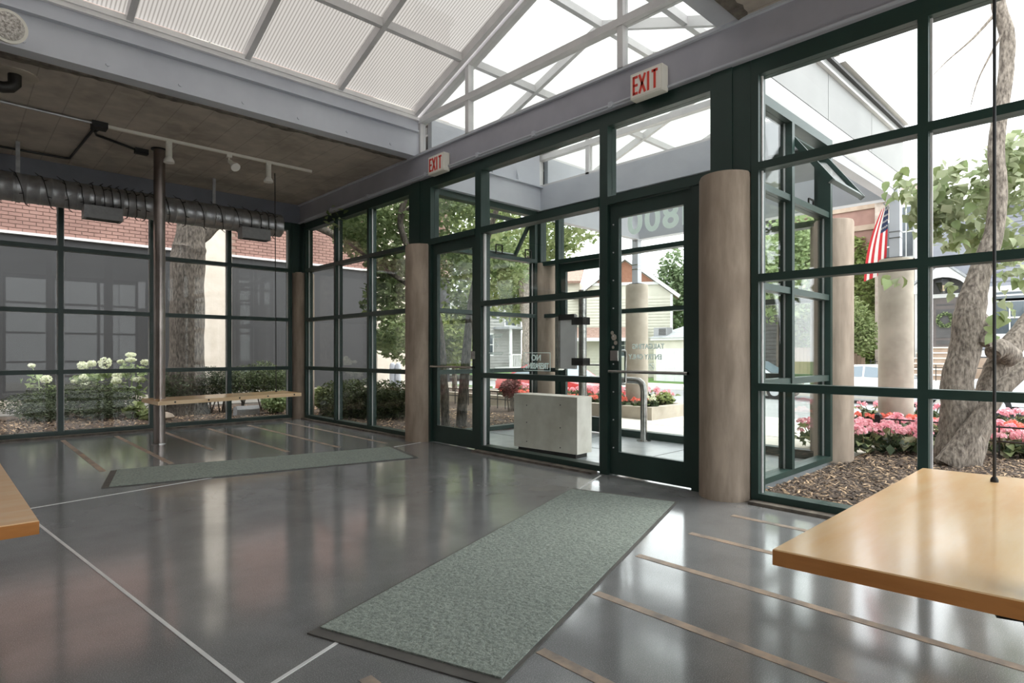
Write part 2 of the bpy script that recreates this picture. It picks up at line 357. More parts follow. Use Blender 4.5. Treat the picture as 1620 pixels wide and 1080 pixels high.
def glazing(name, axis, plane, cols, rows, sgn=1, jw=0.055, dp=0.12, mul=None, skip=(), gl=0.06, bottom=0.02, head=ZB, sill=0.07, headglass=3.14):
    """a steel window: verticals at cols, horizontals at rows, a pane in every bay"""
    o = sthing(name, (plane, cols[0], 0) if axis == 'x' else (cols[0], plane, 0))
    def bx(nm, m, u0, u1, z0, z1, d0, d1):
        a, b = sorted((plane + sgn * d0, plane + sgn * d1))
        return B(nm, m, o, a, b, u0, u1, z0, z1) if axis == 'x' else B(nm, m, o, u0, u1, a, b, z0, z1)
    for c in cols: bx('mullion', 'green', c - jw / 2, c + jw / 2, bottom, head, 0, dp)
    zz = [sill] + list(rows) + [headglass]
    for i in range(len(cols) - 1):
        u0, u1 = cols[i] + jw / 2, cols[i + 1] - jw / 2
        bx('sill_rail', 'green', u0, u1, bottom, sill, 0, dp); bx('head_rail', 'green', u0, u1, headglass, head, 0, dp)
        for z in rows: bx('transom', 'green', u0, u1, z - 0.028, z + 0.028, 0.0, dp * 0.9)
        for j in range(len(zz) - 1):
            if (i, j) in skip: continue
            za = zz[j] + (0.028 if j else 0); zb = zz[j + 1] - (0.028 if j < len(zz) - 2 else 0)
            bx('pane', 'glass', u0, u1, za, zb, gl, gl + 0.008)
            for uu in ((u0, u0 + 0.012), (u1 - 0.012, u1)): bx('glazing_bead', 'alu', uu[0], uu[1], za, zb, gl - 0.014, gl - 0.001)
    return o
ROWS = (0.85, 1.65, 2.47)
glazing('window_1', 'y', YB, [-3.9, -3.15, -2.1, -1.05, 0.01, 1.06, 2.11, 3.16, 4.12], ROWS)
glazing('window_2', 'x', XF, [6.44, 7.50, 8.50, 9.54], ROWS)
w4 = glazing('window_4', 'x', XF, [-1.10, -0.10, 0.90, 1.94], ROWS)
glazing('window_5', 'y', YR, [1.06, 2.11, 3.16, 4.12], ROWS, sgn=-1)
struct(B('wall_right_blocker', 'plaster', None, XR, 1.03, YR - .2, YR, -.3, ZC))  # unseen solid stretch, added to block sky light from the right
# the middle bay of the street wall: two doors, a fixed light between them, lights above
w3 = sthing('window_3', (XF, 4.2, 0))
for y0, y1 in ((5.995, 6.13), (5.04, 5.14), (3.285, 3.375), (2.38, 2.455)):
    B('mullion', 'green', w3, XF, XF + 0.13, y0, y1, 0.0, ZB if y0 > 2.4 else 2.43)
B('mullion', 'green', w3, XF, XF + 0.13, 6.13, 6.22, 2.44, ZB)
for y0, y1 in ((2.285, 3.285), (3.375, 5.04), (5.14, 5.995)):
    B('head_rail', 'green', w3, XF, XF + 0.12, y0, y1, 3.14, ZB); B('transom', 'green', w3, XF - 0.012, XF + 0.12, y0, y1, 2.43, 2.50)
    B('pane', 'glass', w3, XF + 0.06, XF + 0.068, y0, y1, 2.50, 3.14)
for z in (0.85, 1.65): B('transom', 'green', w3, XF, XF + 0.11, 3.375, 5.04, z - 0.028, z + 0.028)
B('sill_rail', 'green', w3, XF, XF + 0.12, 3.375, 5.04, 0.02, 0.07)
for z0, z1 in ((0.07, 0.822), (0.878, 1.622), (1.678, 2.43)): B('pane', 'glass', w3, XF + 0.06, XF + 0.068, 3.375, 5.04, z0, z1)
for y in (3.39, 5.025): B('glazing_bead', 'alu', w3, XF + 0.03, XF + 0.059, y - 0.012, y + 0.012, 0.07, 2.43)
B('threshold', 'curb', w3, XF - 0.09, XF, 3.40, 5.10, 0.0, 0.02)
# stickers on the fixed light, to be read from the vestibule
yc, zc = 4.24, 1.01
for a in ((yc - .19, yc + .19, zc + .088, zc + .094), (yc - .19, yc + .19, zc - .094, zc - .088), (yc - .19, yc - .184, zc - .09, zc + .09), (yc + .184, yc + .19, zc - .09, zc + .09)):
    B('sticker_border', 'vinyl', w3, XF + .069, XF + .071, *a)
glass_text('NO', 0.085, w3, XF + .07, yc + 0.01, zc + 0.012, 1.05, 1, .002)
glass_text('TRESPASSING', 0.085, w3, XF + .07, yc, zc - 0.072, 0.92, 0.70, .002)
for k, (z, wd) in enumerate(((1.50, .05), (1.475, .12), (1.44, .10), (1.30, .20), (1.285, .16), (1.27, .18), (1.10, .24), (1.085, .2))):
    B('sticker_line', 'vinyl', w3, XF + .069, XF + .071, 4.86 - wd / 2, 4.86 + wd / 2, z - .004, z + .004)
def ring_mesh(r0, r1, x, y, z, n=24):
    mb = MB(); vs = []; fs = []
    for k in range(n):
        a = 2 * math.pi * k / n
        vs += [(x, y + r0 * math.cos(a), z + r0 * math.sin(a)), (x, y + r1 * math.cos(a), z + r1 * math.sin(a))]
        b = ((k + 1) % n) * 2; fs.append((k * 2, k * 2 + 1, b + 1, b))
    mb.add(vs, fs); mb.obox((x, y, z), (0.0008, 0, 0), (0, r0 * .7, r0 * .7), (0, -.003, .003)); return mb
ring_mesh(0.032, 0.038, XF + .07, 4.86, 1.20).build('sticker_ring', 'vinyl', w3)

def door(name, X, y0, y1, hinge_low, zt=2.43, sgn=1, lock=True):
    d = sthing(name, (X, y0, 0.0)); e = 0.006
    x0, x1 = X + 0.03, X + 0.075
    B('stile', 'green', d, x0, x1, y0 + e, y0 + 0.085, 0.012, zt - e); B('stile', 'green', d, x0, x1, y1 - 0.10, y1 - e, 0.012, zt - e)
    B('bottom_rail', 'green', d, x0, x1, y0 + .085, y1 - .10, 0.012, 0.215); B('top_rail', 'green', d, x0, x1, y0 + .085, y1 - .10, zt - 0.125, zt - e)
    B('pane', 'glass', d, x0 + .018, x0 + .026, y0 + .085, y1 - .10, .215, zt - .125)
    p = MB().tube([(X - 0.02, y0 + 0.02, 0.935), (X - 0.02, y1 - 0.03, 0.935)], 0.014, 12).build('push_bar', 'stainless', d, True)
    for y in (y0 + .05, y1 - .06): B('bracket', 'stainless', p, X - 0.02, x0, y - .015, y + .015, .925, .945)
    if lock:
        yl = y0 + .05 if hinge_low else y1 - .06
        B('lock_case', 'stainless', d, x0 - .018, x0, yl - .04, yl + .04, 1.03, 1.12)
    return d
d1 = door('door_1', XF, 5.14, 5.995, True)
d2 = door('door_2', XF, 2.455, 3.285, False)
for k in range(9): MB().tube([(XF + .022, 3.24, .25 + k * .25), (XF + .031, 3.24, .25 + k * .25)], .006, 8).build('screw', 'alu', d2)
for k, (dy, dz, r) in enumerate(((0, 0, .03), (.02, .04, .018), (-.018, -.05, .02), (.01, -.09, .014))):
    MB().tube([(XF + .028, 3.235 + dy, 1.24 + dz), (XF + .0305, 3.235 + dy, 1.24 + dz)], r, 7).build('paint_chip', 'light_conc', d2)
MB().tube([(XF + .08, 3.20, .82), (XF + .14, 3.20, .82), (XF + .155, 3.20, .84), (XF + .155, 3.20, 1.1), (XF + .14, 3.20, 1.12), (XF + .08, 3.20, 1.12)], .012, 10).build('pull_handle', 'stainless', d2, True)
glass_text('TAILGATING', 0.062, d2, XF + .06, 2.90, 1.135, 1.0, .9, .0015); glass_text('ENTRY ONLY', 0.062, d2, XF + .06, 2.93, 1.045, 1.0, .9, .0015)
ring_mesh(0.025, 0.030, XF + .06, 2.86, 0.985).build('sticker_ring', 'vinyl', d2)

# wide posts above the columns and curb under the glazing
for k, (y0, y1) in enumerate(((6.215, 6.41), (2.11, 2.285))):
    struct(B('trim_%d' % (k + 1), 'green', None, XF - .01, XF + .14, y0, y1, 2.44, ZB))
t = struct(B('trim_3', 'green', None, XF, XF + .12, 1.97, 2.11, 2.44, ZB))
struct(B('trim_4', 'green', None, XF - .02, XF + .12, 9.57, 9.84, 2.44, ZB)); struct(B('trim_5', 'green', None, 4.15, 4.28, YB, YB + .12, 2.44, ZB))
k = 1
for bx in ((XR, 4.1, YB - .10, YB + .14, 0, .022), (XF - .07, XF + .13, 6.45, 9.55, 0, .022), (XF - .09, XF + .13, -1.1, 1.95, 0, .022)):
    struct(B('baseboard_%d' % k, 'curb', None, *bx)); k += 1

# ------------------------------------------------------------------ columns
def column(x, y, label, zt=2.45, r=0.2, m='column_conc', name='concrete_column'):
    mb = MB(); n = 40; rows = [(r * 1.0, 0.0), (r, .03), (r, zt * .25), (r, zt * .5), (r, zt * .75), (r, zt - .02), (r * .95, zt)]
    mb.lathe(rows, (x, y, 0), n); mb.v = [(Vector(v) + Vector((v[0] - x, v[1] - y, 0)) * .02 * noise.noise(Vector(v) * 4)) for v in mb.v]
    o = mb.build(name, m, None, True); return tag(o, label, 'column', 'round concrete columns of the entrance')
column(4.33, 2.175, 'round board-marked concrete column between the right glass door and the right-hand window')
column(4.33, 6.235, 'round concrete column between the left glass door and the leafy window')
column(4.36, 9.80, 'shadowed round concrete column in the far corner behind the small bench')
column(4.36, -1.36, 'round concrete column at the near end of the right-hand window wall')
column(6.60, 6.24, 'pitted concrete column at the far left corner of the vestibule')
column(6.60, 2.17, 'stained concrete column at the vestibule corner outside the right window')

# ------------------------------------------------------------------ steel beams
def beam(name, label, bx, cat='beam', m='steel_grey'):
    o = thing(name, label, cat, ((bx[0] + bx[1]) / 2, (bx[2] + bx[3]) / 2, bx[4]))
    B('web', m, o, *bx)
    return o
b = beam('steel_beam', 'grey painted steel beam running over the doors along the street wall', (XF - .04, XF + .13, YR - .1, YB + .12, ZB, ZC), m='steel_half_shaded')
B('flange', 'steel_grey', b, XF - .07, XF - .04, YR - .1, YB + .12, ZC - .02, ZC); B('flange', 'steel_grey', b, XF - .06, XF - .04, YR - .1, YB + .12, ZB, ZB + .015)
b = beam('steel_beam', 'grey steel beam along the left wall behind the duct', (XR, XF - .04, YB - .03, YB + .12, ZB, ZC), m='steel_shaded')
b = beam('steel_beam', 'grey steel beam over the glazing of the near right wall', (XR, XF - .04, YR - .12, YR + .03, ZB, ZC))
for s, lab in ((1, 'pale grey steel channel with bolts carrying the left edge of the skylight'), (-1, 'grey steel channel carrying the right edge of the skylight')):
    Y = 4.22 + s * 2.02
    yy = lambda a, b: sorted((Y + s * a, Y + s * b))
    o = thing('steel_channel', lab, 'beam', (0, Y, ZC))
    B('web', 'steel_grey', o, XR, XF, *yy(0, .16), ZC, 3.86)
    B('flange', 'steel_grey', o, XR, XF - .04, *yy(-.06, .16), 3.86, 3.88)
    B('upper_plate', 'steel_grey', o, XR, XF, *yy(0.02, .16), 3.88, 4.02)
    B('gutter_lip', 'eave_white', o, XR, XF, *yy(-.02, .14), 4.02, 4.06)
    for i in range(-7, 6):
        x = 1.586 + .575 * i
        MB().tube([(x, Y, 3.635), (x, Y - s * .012, 3.635)], .016, 6).build('bolt', 'steel_grey', o)

# ------------------------------------------------------------------ skylights
PITCH, ZE = 0.365, 4.06
def zroof(y): return ZE + PITCH * (2.06 - abs(y - 4.22))
def skylight(label, xs, pm='poly'):
    o = thing('skylight', label, 'skylight', (xs[0], 4.22, ZE), 'translucent gable skylights along the entrance axis')
    for s in (-1, 1):
        for x in xs:
            a = (x, 4.22 + s * 2.06, ZE + .03); b = (x, 4.22, zroof(4.22) + .03)
            MB().bar(a, b, 0.055, 0.10, (0, 0, 1)).build('rafter', 'alu', o)
        for d in (1.07, 0.0) if s > 0 else (1.07,):
            MB().bar((xs[0], 4.22 + s * d, zroof(4.22 + d) + .03), (xs[-1], 4.22 + s * d, zroof(4.22 + d) + .03), 0.06, 0.085).build('purlin' if d else 'ridge_bar', 'alu', o)
        y0 = 4.22 + s * 1.98; B('eave_rail', 'eave_white', o, xs[0], xs[-1], *sorted((y0, y0 + s * .2)), ZE - .0, ZE + .05)
        for i in range(len(xs) - 1):
            for d0, d1 in ((2.05, 1.07), (1.07, 0.0)):
                pa, pb = (4.22 + s * d0, zroof(4.22 + d0) + .085), (4.22 + s * d1, zroof(4.22 + d1) + .085)
                vs = [(xs[i] + .02, *pa), (xs[i + 1] - .02, *pa), (xs[i + 1] - .02, *pb), (xs[i] + .02, *pb)]
                MB().add(vs, [(0, 1, 2, 3)]).build('panel', pm, o)
    return o
skylight('ribbed translucent gable skylight over the lobby', [-3.93, -2.91, -1.89, -0.87, 0.15, 1.17, 2.19, 3.21, 4.235], 'poly_aged_shaded')
skylight('translucent gable skylight over the glass vestibule', [4.40, 5.42, 6.44])
skylight('translucent gable roof over the outdoor canopy', [6.60, 7.82, 9.05])
def gable(name, X):
    o = sthing(name, (X, 4.22, ZC))
    B('bottom_rail', 'alu', o, X, X + .08, 2.2, 6.24, ZC, ZC + .05); B('transom', 'alu', o, X - .01, X + .08, 2.2, 6.24, 3.99, 4.06)
    for y in (2.2, 6.24): B('end_post', 'alu', o, X, X + .08, y - .03, y + .03, ZC, 4.08)
    ym = (3.15, 5.29)
    for y in ym: B('mullion', 'alu', o, X, X + .08, y - .03, y + .03, ZC, zroof(y) - .02)
    for s in (-1, 1): MB().bar((X + .04, 4.22 + s * 2.06, ZE - .0), (X + .04, 4.22, zroof(4.22) - .0), 0.09, 0.07).build('raking_bar', 'alu', o)
    ys = (2.23, 3.12, 3.18, 5.26, 5.32, 6.21)
    for a, b in ((2.23, 3.12), (3.18, 5.26), (5.32, 6.21)):
        B('pane', 'glass', o, X + .04, X + .048, a, b, ZC + .05, 3.99)
        pl = [(a, 4.06), (b, 4.06), (b, zroof(b) - .03)] + ([(4.22, zroof(4.22) - .03)] if a < 4.22 < b else []) + [(a, max(zroof(a) - .03, 4.065))]
        MB().prism(pl, 'x', X + .04, X + .048).build('pane', 'glass', o)
    return o
gable('window_9', XF + .0); gable('window_10', 6.46)

# ================================================================== VESTIBULE AND CANOPY
XV = 6.50
struct(B('floor_vestibule', 'slab', None, XF + .13, 6.62, 2.15, 6.28, -.3, -.002))
for y in (3.55, 4.9): B('floor_joint', 'black', bpy.data.objects['floor_vestibule'], XF + .14, 6.5, y - .006, y + .006, -.01, -.0005)
B('floor_joint', 'black', bpy.data.objects['floor_vestibule'], 5.42, 5.432, 2.2, 6.2, -.01, -.0005)
w6 = glazing('window_6', 'y', 6.20, [4.46, 5.43, 6.38], ROWS, skip=((1, 3),), head=3.22)
w7 = glazing('window_7', 'y', 2.22, [4.46, 5.43, 6.38], ROWS, sgn=-1, skip=((1, 3),), head=3.22)
for wn, Y, s, in ((w6, 6.26, 1), (w7, 2.16, -1)):          # top-hung vents standing open
    hz, L, a = 3.06, 0.60, math.radians(36); x0, x1 = 5.47, 6.34
    bt = Vector((0, s * math.sin(a), -math.cos(a))); top = Vector((0, Y, hz))
    v = MB()
    for x in (x0 + .025, x1 - .025): v.bar(Vector((x, 0, 0)) + top, Vector((x, 0, 0)) + top + bt * L, .05, .04, (1, 0, 0))
    for q in (0.025, L - .025): v.bar(Vector((x0, 0, 0)) + top + bt * q, Vector((x1, 0, 0)) + top + bt * q, .04, .05, bt)
    vo = v.build('open_vent', 'green', wn)
    p = top + bt * .05; q = top + bt * (L - .05); nn = Vector((0, s * math.cos(a), math.sin(a))) * .004
    MB().add([Vector((x, 0, 0)) + r + k for k in (nn, -nn) for x, r in ((x0 + .05, p), (x1 - .05, p), (x1 - .05, q), (x0 + .05, q))],
             [(0, 1, 2, 3), (7, 6, 5, 4), (0, 4, 5, 1), (1, 5, 6, 2), (2, 6, 7, 3), (3, 7, 4, 0)]).build('vent_pane', 'glass', vo)
    for x in (5.62, 6.20):
        z = 2.50; y = Y - s * .07; mb = MB()
        for pa, pb in (((x - .06, z), (x + .06, z)), ((x - .06, z + .12), (x + .06, z + .12)), ((x - .06, z), (x - .06, z + .12)), ((x + .06, z), (x + .06, z + .12))):
            mb.bar((pa[0], y, pa[1]), (pb[0], y, pb[1]), .014, .014, (0, 1, 0))
        mb.build('latch_loop', 'dark_metal', wn)
w8 = sthing('window_8', (XV, 4.2, 0))
VY = [2.25, 3.42, 4.86, 5.84, 6.2]
for y in VY: B('mullion', 'green', w8, XV - .06, XV + .06, y - .035, y + .035, 0, 3.22)
for i in range(4):
    y0, y1 = VY[i] + .035, VY[i + 1] - .035
    B('head_rail', 'green', w8, XV - .06, XV + .06, y0, y1, 3.14, 3.22); B('transom', 'green', w8, XV - .06, XV + .06, y0, y1, 2.40, 2.46)
    B('pane', 'glass', w8, XV, XV + .008, y0, y1, 2.46, 3.14)
    if i == 2: continue
    B('sill_rail', 'green', w8, XV - .06, XV + .06, y0, y1, 0, .09)
    zz = (.09, .85, 1.65, 2.40)
    for j in range(3): B('pane', 'glass', w8, XV, XV + .008, y0, y1, zz[j] + (.028 if j else 0), zz[j + 1] - (.028 if j < 2 else 0))
    for z in (.85, 1.65) if i != 1 else (1.65,): B('transom', 'green', w8, XV - .05, XV + .05, y0, y1, z - .028, z + .028)
    if i == 1: B('pane', 'glass', w8, XV, XV + .008, y0, y1, .822, .878)
glass_text('800', 0.45, w8, XV + .012, 4.265, 2.665, 1.12, 1.05, 0.012); B('lettering', 'vinyl', w8, XV + .010, XV + .013, 3.765, 3.835, 2.665, 2.99)
door('door_3', XV - .05, 4.895, 5.805, True, zt=2.40, lock=False)
for k, (nm, lab, bx) in enumerate((
        ('steel_beam', 'grey steel beam over the left side of the vestibule', (XF + .13, 6.40, 6.13, 6.25, 3.22, 3.57)),
        ('steel_beam', 'grey steel beam over the right side of the vestibule', (XF + .13, 6.40, 2.19, 2.31, 3.22, 3.57)),
        ('steel_beam', 'grey steel beam over the outer door of the vestibule', (6.40, 6.58, 2.19, 6.25, 3.22, 3.57)),
        ('steel_beam', 'grey steel beam on the street edge of the outdoor canopy', (8.95, 9.12, 2.15, 6.29, 3.13, 3.57)),
        ('steel_beam', 'grey steel beam on the left edge of the outdoor canopy', (6.58, 8.95, 6.13, 6.25, 3.13, 3.57)),
        ('steel_beam', 'grey steel beam on the right edge of the outdoor canopy', (6.58, 8.95, 2.19, 2.31, 3.13, 3.57)))):
    o = beam(nm, lab, bx)
    if bx[1] - bx[0] > 1:
        y = bx[2] if bx[2] > 4 else bx[3]; s = -1 if bx[2] > 4 else 1
        B('flange', 'steel_grey', o, bx[0], bx[1], *sorted((y, y + s * .05)), 3.55, 3.57)
        B('upper_plate', 'steel_grey', o, bx[0], bx[1], *sorted((y + s * -.02, y - s * .10)), 3.57, 4.05)
        n = max(2, int((bx[1] - bx[0]) / .45))
        for i in range(1, n): x = bx[0] + (bx[1] - bx[0]) * i / n; MB().prism([(y, 3.57), (y + s * .05, 3.57), (y, 3.74)], 'x', x - .006, x + .006).build('stiffener', 'steel_grey', o)
for s, lab in ((-1, 'white metal fascia of panels along the right side of the entrance roof'), (1, 'white metal fascia of panels along the left side of the entrance roof')):
    Y = 4.22 + s * 2.05
    yy = lambda a, b: sorted((Y + s * a, Y + s * b))
    f = thing('roof_fascia', lab, 'fascia', (6.5, Y, 3.43))
    xs = [4.45, 6.35, 7.75, 9.06]
    for i in range(3): B('panel', 'fascia_white', f, xs[i] + .006, xs[i + 1] - .006, *yy(0, .05), 3.42, 3.88)
    B('backing', 'dark_metal', f, 4.45, 9.06, *yy(-.01, .03), 3.43, 3.87)
    B('cap', 'alu', f, 4.45, 9.08, *yy(-.02, .09), 3.88, 3.90); B('cap_upper', 'fascia_white', f, 4.45, 9.08, *yy(0, .06), 3.90, 3.99); B('cap_edge', 'dark_metal', f, 4.45, 9.08, *yy(-.02, .10), 3.99, 4.02)
    MB().prism([(Y - s * .02, 3.41), (Y + s * .05, 3.41), (Y + s * .04, 3.31), (Y - s * .01, 3.23), (Y - s * .02, 3.23)], 'x', 4.45, 9.05).build('gutter', 'alu', f, True)
f = thing('roof_fascia', 'white metal fascia on the street edge of the canopy', 'fascia', (9.17, 4.2, 3.45))
for i in range(3): B('panel', 'fascia_white', f, 9.13, 9.18, 2.14 + i * 1.39, 2.14 + i * 1.39 + 1.38, 3.42, 3.98)
for y, lab, lp in ((2.19, 'concrete canopy column with a flag bracket rising from the flower planter on the right', 0), (6.24, 'pale concrete canopy column seen through the right glass door', 1)):
    o = thing('canopy_column', lab, 'column', (9.03, y, 0))
    mb = MB().lathe([(.2, 0), (.2, .6), (.2, 1.4), (.2, 2.30), (.188, 2.33)], (9.03, y, 0), 36); mb.build('shaft', 'light_conc', o, True)
    B('base_plate', 'dark_metal', o, 8.93, 9.13, y - .10, y + .10, 2.33, 2.35)
    B('steel_post', 'steel_grey', o, 8.97, 9.09, y - .06, y + .06, 2.35, 3.14)
    for z in (2.6, 2.68): B('strap', 'stainless', o, 8.965, 9.095, y - .065, y + .065, z, z + .012)

# flag on the right canopy column
fo = thing('flag', 'striped flag with a blue starred corner hanging beside the right canopy column', 'flag', (9.05, 2.45, 2.0))
MB().tube([(9.06, 2.26, 3.0), (9.07, 2.34, 3.10)], .012, 8).build('flag_pole', 'trim_white', fo)
def flagpt(u, v):                                       # u across the stripes, v down the fly
    top = Vector((9.06, 2.36 - .08 * u, 3.02 + .04 * u)); bot = Vector((9.02, 2.57 - .28 * u, 2.07 + .17 * u))
    return top.lerp(bot, v) + Vector((.03 * math.sin(u * 9 + v * 2) * v, (.05 * math.sin(math.pi * v)) * (1 - u), -.04 * math.sin(math.pi * u) * v))
def flagpatch(u0, u1, v0, v1, nu, nv):
    mb = MB(); vs = [flagpt(u0 + (u1 - u0) * i / nu, v0 + (v1 - v0) * j / nv) for i in range(nu + 1) for j in range(nv + 1)]
    return mb.add(vs, [(i * (nv + 1) + j, i * (nv + 1) + j + 1, (i + 1) * (nv + 1) + j + 1, (i + 1) * (nv + 1) + j) for i in range(nu) for j in range(nv)])
for i in range(7):
    flagpatch(i / 7, (i + 1) / 7, .38 if i >= 4 else 0, 1, 3, 14).build('stripe', 'flag_red' if i % 2 == 0 else 'flag_white', fo, True)
cn = flagpatch(4 / 7, 1, 0, .38, 6, 8).build('canton', 'flag_blue', fo, True)
for i in range(4):
    for j in range(4):
        p = flagpt(.62 + .11 * i, .05 + .09 * j) + Vector((-.006, .004, 0)); q = MB()
        q.add([p + Vector((.0, .018 * math.cos(t) * (1 if n % 2 else .45), .018 * math.sin(t) * (1 if n % 2 else .45))) for n, t in enumerate([math.pi / 5 * n + math.pi / 2 for n in range(10)])], [tuple(range(10))]).build('star', 'flag_white', cn)

# things in the vestibule
o = thing('concrete_block', 'pale cast concrete block standing behind the fixed window between the doors', 'concrete block', (4.8, 4.4, 0))
ca, sa = math.cos(.068), math.sin(.068)
ux, uy = Vector((-sa * 0 + .0681, -.9977, 0)), Vector((.9977, .0681, 0))
cc = Vector((4.66, 4.411, 0)) + uy * .13
MB().obox(cc + Vector((0, 0, .345)), ux * .44, uy * .13, (0, 0, .295)).build('body', 'block_conc', o)
MB().obox(cc + Vector((0, 0, .025)), ux * .40, uy * .10, (0, 0, .025)).build('plinth', 'dark_metal', o)
for a, z in ((-.25, .52), (.22, .55), (-.25, .33), (.22, .31), (-.25, .12), (.22, .1)):
    c = cc - uy * .13 + ux * a; MB().tube([c + Vector((0, 0, z)) + uy * .004, c + Vector((0, 0, z)) - uy * .001], .007, 8).build('form_hole', 'dark_metal', o)
o = thing('handrail', 'bent stainless steel handrail standing inside the vestibule', 'handrail', (6.3, 4.25, 0))
MB().tube([(6.3, 4.25, 0), (6.3, 4.25, .62), (6.3, 4.258, .68), (6.3, 4.28, .72), (6.3, 4.32, .745), (6.3, 4.38, .75), (6.3, 5.1, .75)], .042, 16).build('rail', 'stainless', o, True)
MB().lathe([(.09, 0), (.09, .008)], (6.3, 4.25, 0), 20).build('floor_flange', 'stainless', o)
o = thing('intercom_post', 'stainless steel entry intercom on a round post in the vestibule', 'intercom', (6.22, 5.17, 0))
MB().tube([(6.22, 5.17, 0), (6.22, 5.17, 1.95)], .055, 18).build('post', 'stainless', o, True)
B('panel', 'alu', o, 6.16, 6.20, 5.25, 5.55, .88, 1.62); B('side_box', 'stainless', o, 6.12, 6.24, 5.52, 5.58, .86, 1.60)
for z in (1.53, .98): B('clamp', 'dark_metal', o, 6.14, 6.29, 5.10, 5.30, z - .05, z + .05)
B('hood', 'dark_metal', o, 6.15, 6.20, 5.27, 5.55, 1.55, 1.63)

# ================================================================== FITTINGS IN THE LOBBY
def exit_sign(yc, label):
    o = thing('exit_sign', label, 'exit sign', (4.2, yc, 3.22), 'lit exit signs on the beam')
    x0, x1, y0, y1, z0, z1 = 4.165, 4.255, yc - .155, yc + .155, 3.225, 3.44
    BB('housing', 'white_plastic', o, x0, x1, y0, y1, z0, z1, b=.008)
    B('face', 'sign_white', o, x0 - .003, x0, y0 + .016, y1 - .016, z0 + .016, z1 - .016)
    B('mount', 'steel_grey', o, x1, 4.262, yc - .05, yc + .05, z0 + .05, z1 - .05)
    X0, X1 = x0 - .006, x0 - .003; zb, zt = z0 + .03, z1 - .03; sw = .021
    def bar(pa, pb, par): MB().bar(((X0 + X1) / 2, pa[0], pa[1]), ((X0 + X1) / 2, pb[0], pb[1]), .003, sw, Vector((0, pb[1] - pa[1], -(pb[0] - pa[0])))).build('letter_stroke', 'red', o)
    L = [y1 - .028 - k * .066 for k in range(4)]; W = .05         # reads left to right towards -Y
    e = L[0]; bar((e - sw / 2, zb), (e - sw / 2, zt), 0)
    for z in (zb + sw / 2, (zb + zt) / 2, zt - sw / 2): bar((e - .01, z), (e - W, z), 0)
    x = L[1]; bar((x, zb), (x - W - .006, zt), 0); bar((x, zt), (x - W - .006, zb), 0)
    i = L[2] - .02; bar((i, zb), (i, zt), 0)
    t_ = L[3] + .012; bar((t_, zt - sw / 2), (t_ - W - .006, zt - sw / 2), 0); bar((t_ - W / 2 - .003, zb), (t_ - W / 2 - .003, zt - .005), 0)
exit_sign(5.70, 'small-looking far exit sign above the left glass door')
exit_sign(2.79, 'near exit sign with red letters above the right glass door')
o = thing('conduit', 'thin grey electrical conduit clipped under the beam over the doors', 'conduit', (4.24, 5, 3.28))
MB().tube([(4.235, 9.4, 3.285), (4.235, 2.9, 3.285)], .011, 8).build('tube', 'steel_grey', o, True)
for y in (3.2, 4.15, 5.02, 6.0, 7.4, 8.5): B('clip', 'steel_grey', o, 4.22, 4.26, y - .02, y + .02, 3.262, 3.31)

# duct with its string of lights
YD, ZD, RD = 9.0, 3.03, 0.165
o = thing('air_duct', 'round grey spiral air duct hung along the left wall', 'duct', (0, YD, ZD))
mb = MB(); prof = []
x = -3.9
while x < 3.62: prof += [(x, RD), (x + .10, RD), (x + .105, RD + .004), (x + .115, RD + .004), (x + .12, RD)]; x += .12
mb.tube([(p[0], YD, ZD) for p in prof], [p[1] for p in prof], 28).build('pipe', 'galv', o, True)
for x in (-1.5, 0.58, 2.72): B('hanger', 'galv', o, x - .02, x + .02, YD - .006, YD + .006, ZD + RD, ZC)
for x in (-1.5, 0.58, 2.72): MB().tube([(x - .02, YD, ZD), (x + .02, YD, ZD)], RD + .008, 28).build('band', 'galv', o, True)
for x0 in (-1.2, 1.18, 3.02):
    g = B('register', 'box_grey', o, x0, x0 + .40, YD - .25, YD - .06, ZD - RD - .12, ZD - RD + .035)
    for k in range(3): B('vane', 'black', g, x0 + .03, x0 + .37, YD - .23 + k * .055, YD - .20 + k * .055, ZD - RD - .125, ZD - RD - .119)
s = thing('string_lights', 'dark wire string lights wound around the air duct', 'string lights', (1, YD, ZD))
pts = []; nub = MB(); R2 = random.Random(3); ph = 0; x = -3.2
while x < 3.55:
    r = RD + .014; a = ph
    p = Vector((x + R2.uniform(-.006, .006), YD + r * math.cos(a), ZD + r * math.sin(a))); pts.append(p)
    if len(pts) % 2 == 0:
        dr = Vector((R2.choice((-1, 1)) * .8, math.cos(a) * .6, math.sin(a) * .6)).normalized(); nub.tube([p, p + dr * .045], [.006, .004], 5)
    step = 2 * math.pi / 12; ph += step; x += .165 / 12 * (1 + .5 * math.sin(x * 3))
MB().tube(pts, .005, 5).build('wire', 'black', s)
stuff(nub.build('bulbs', 'black', s))

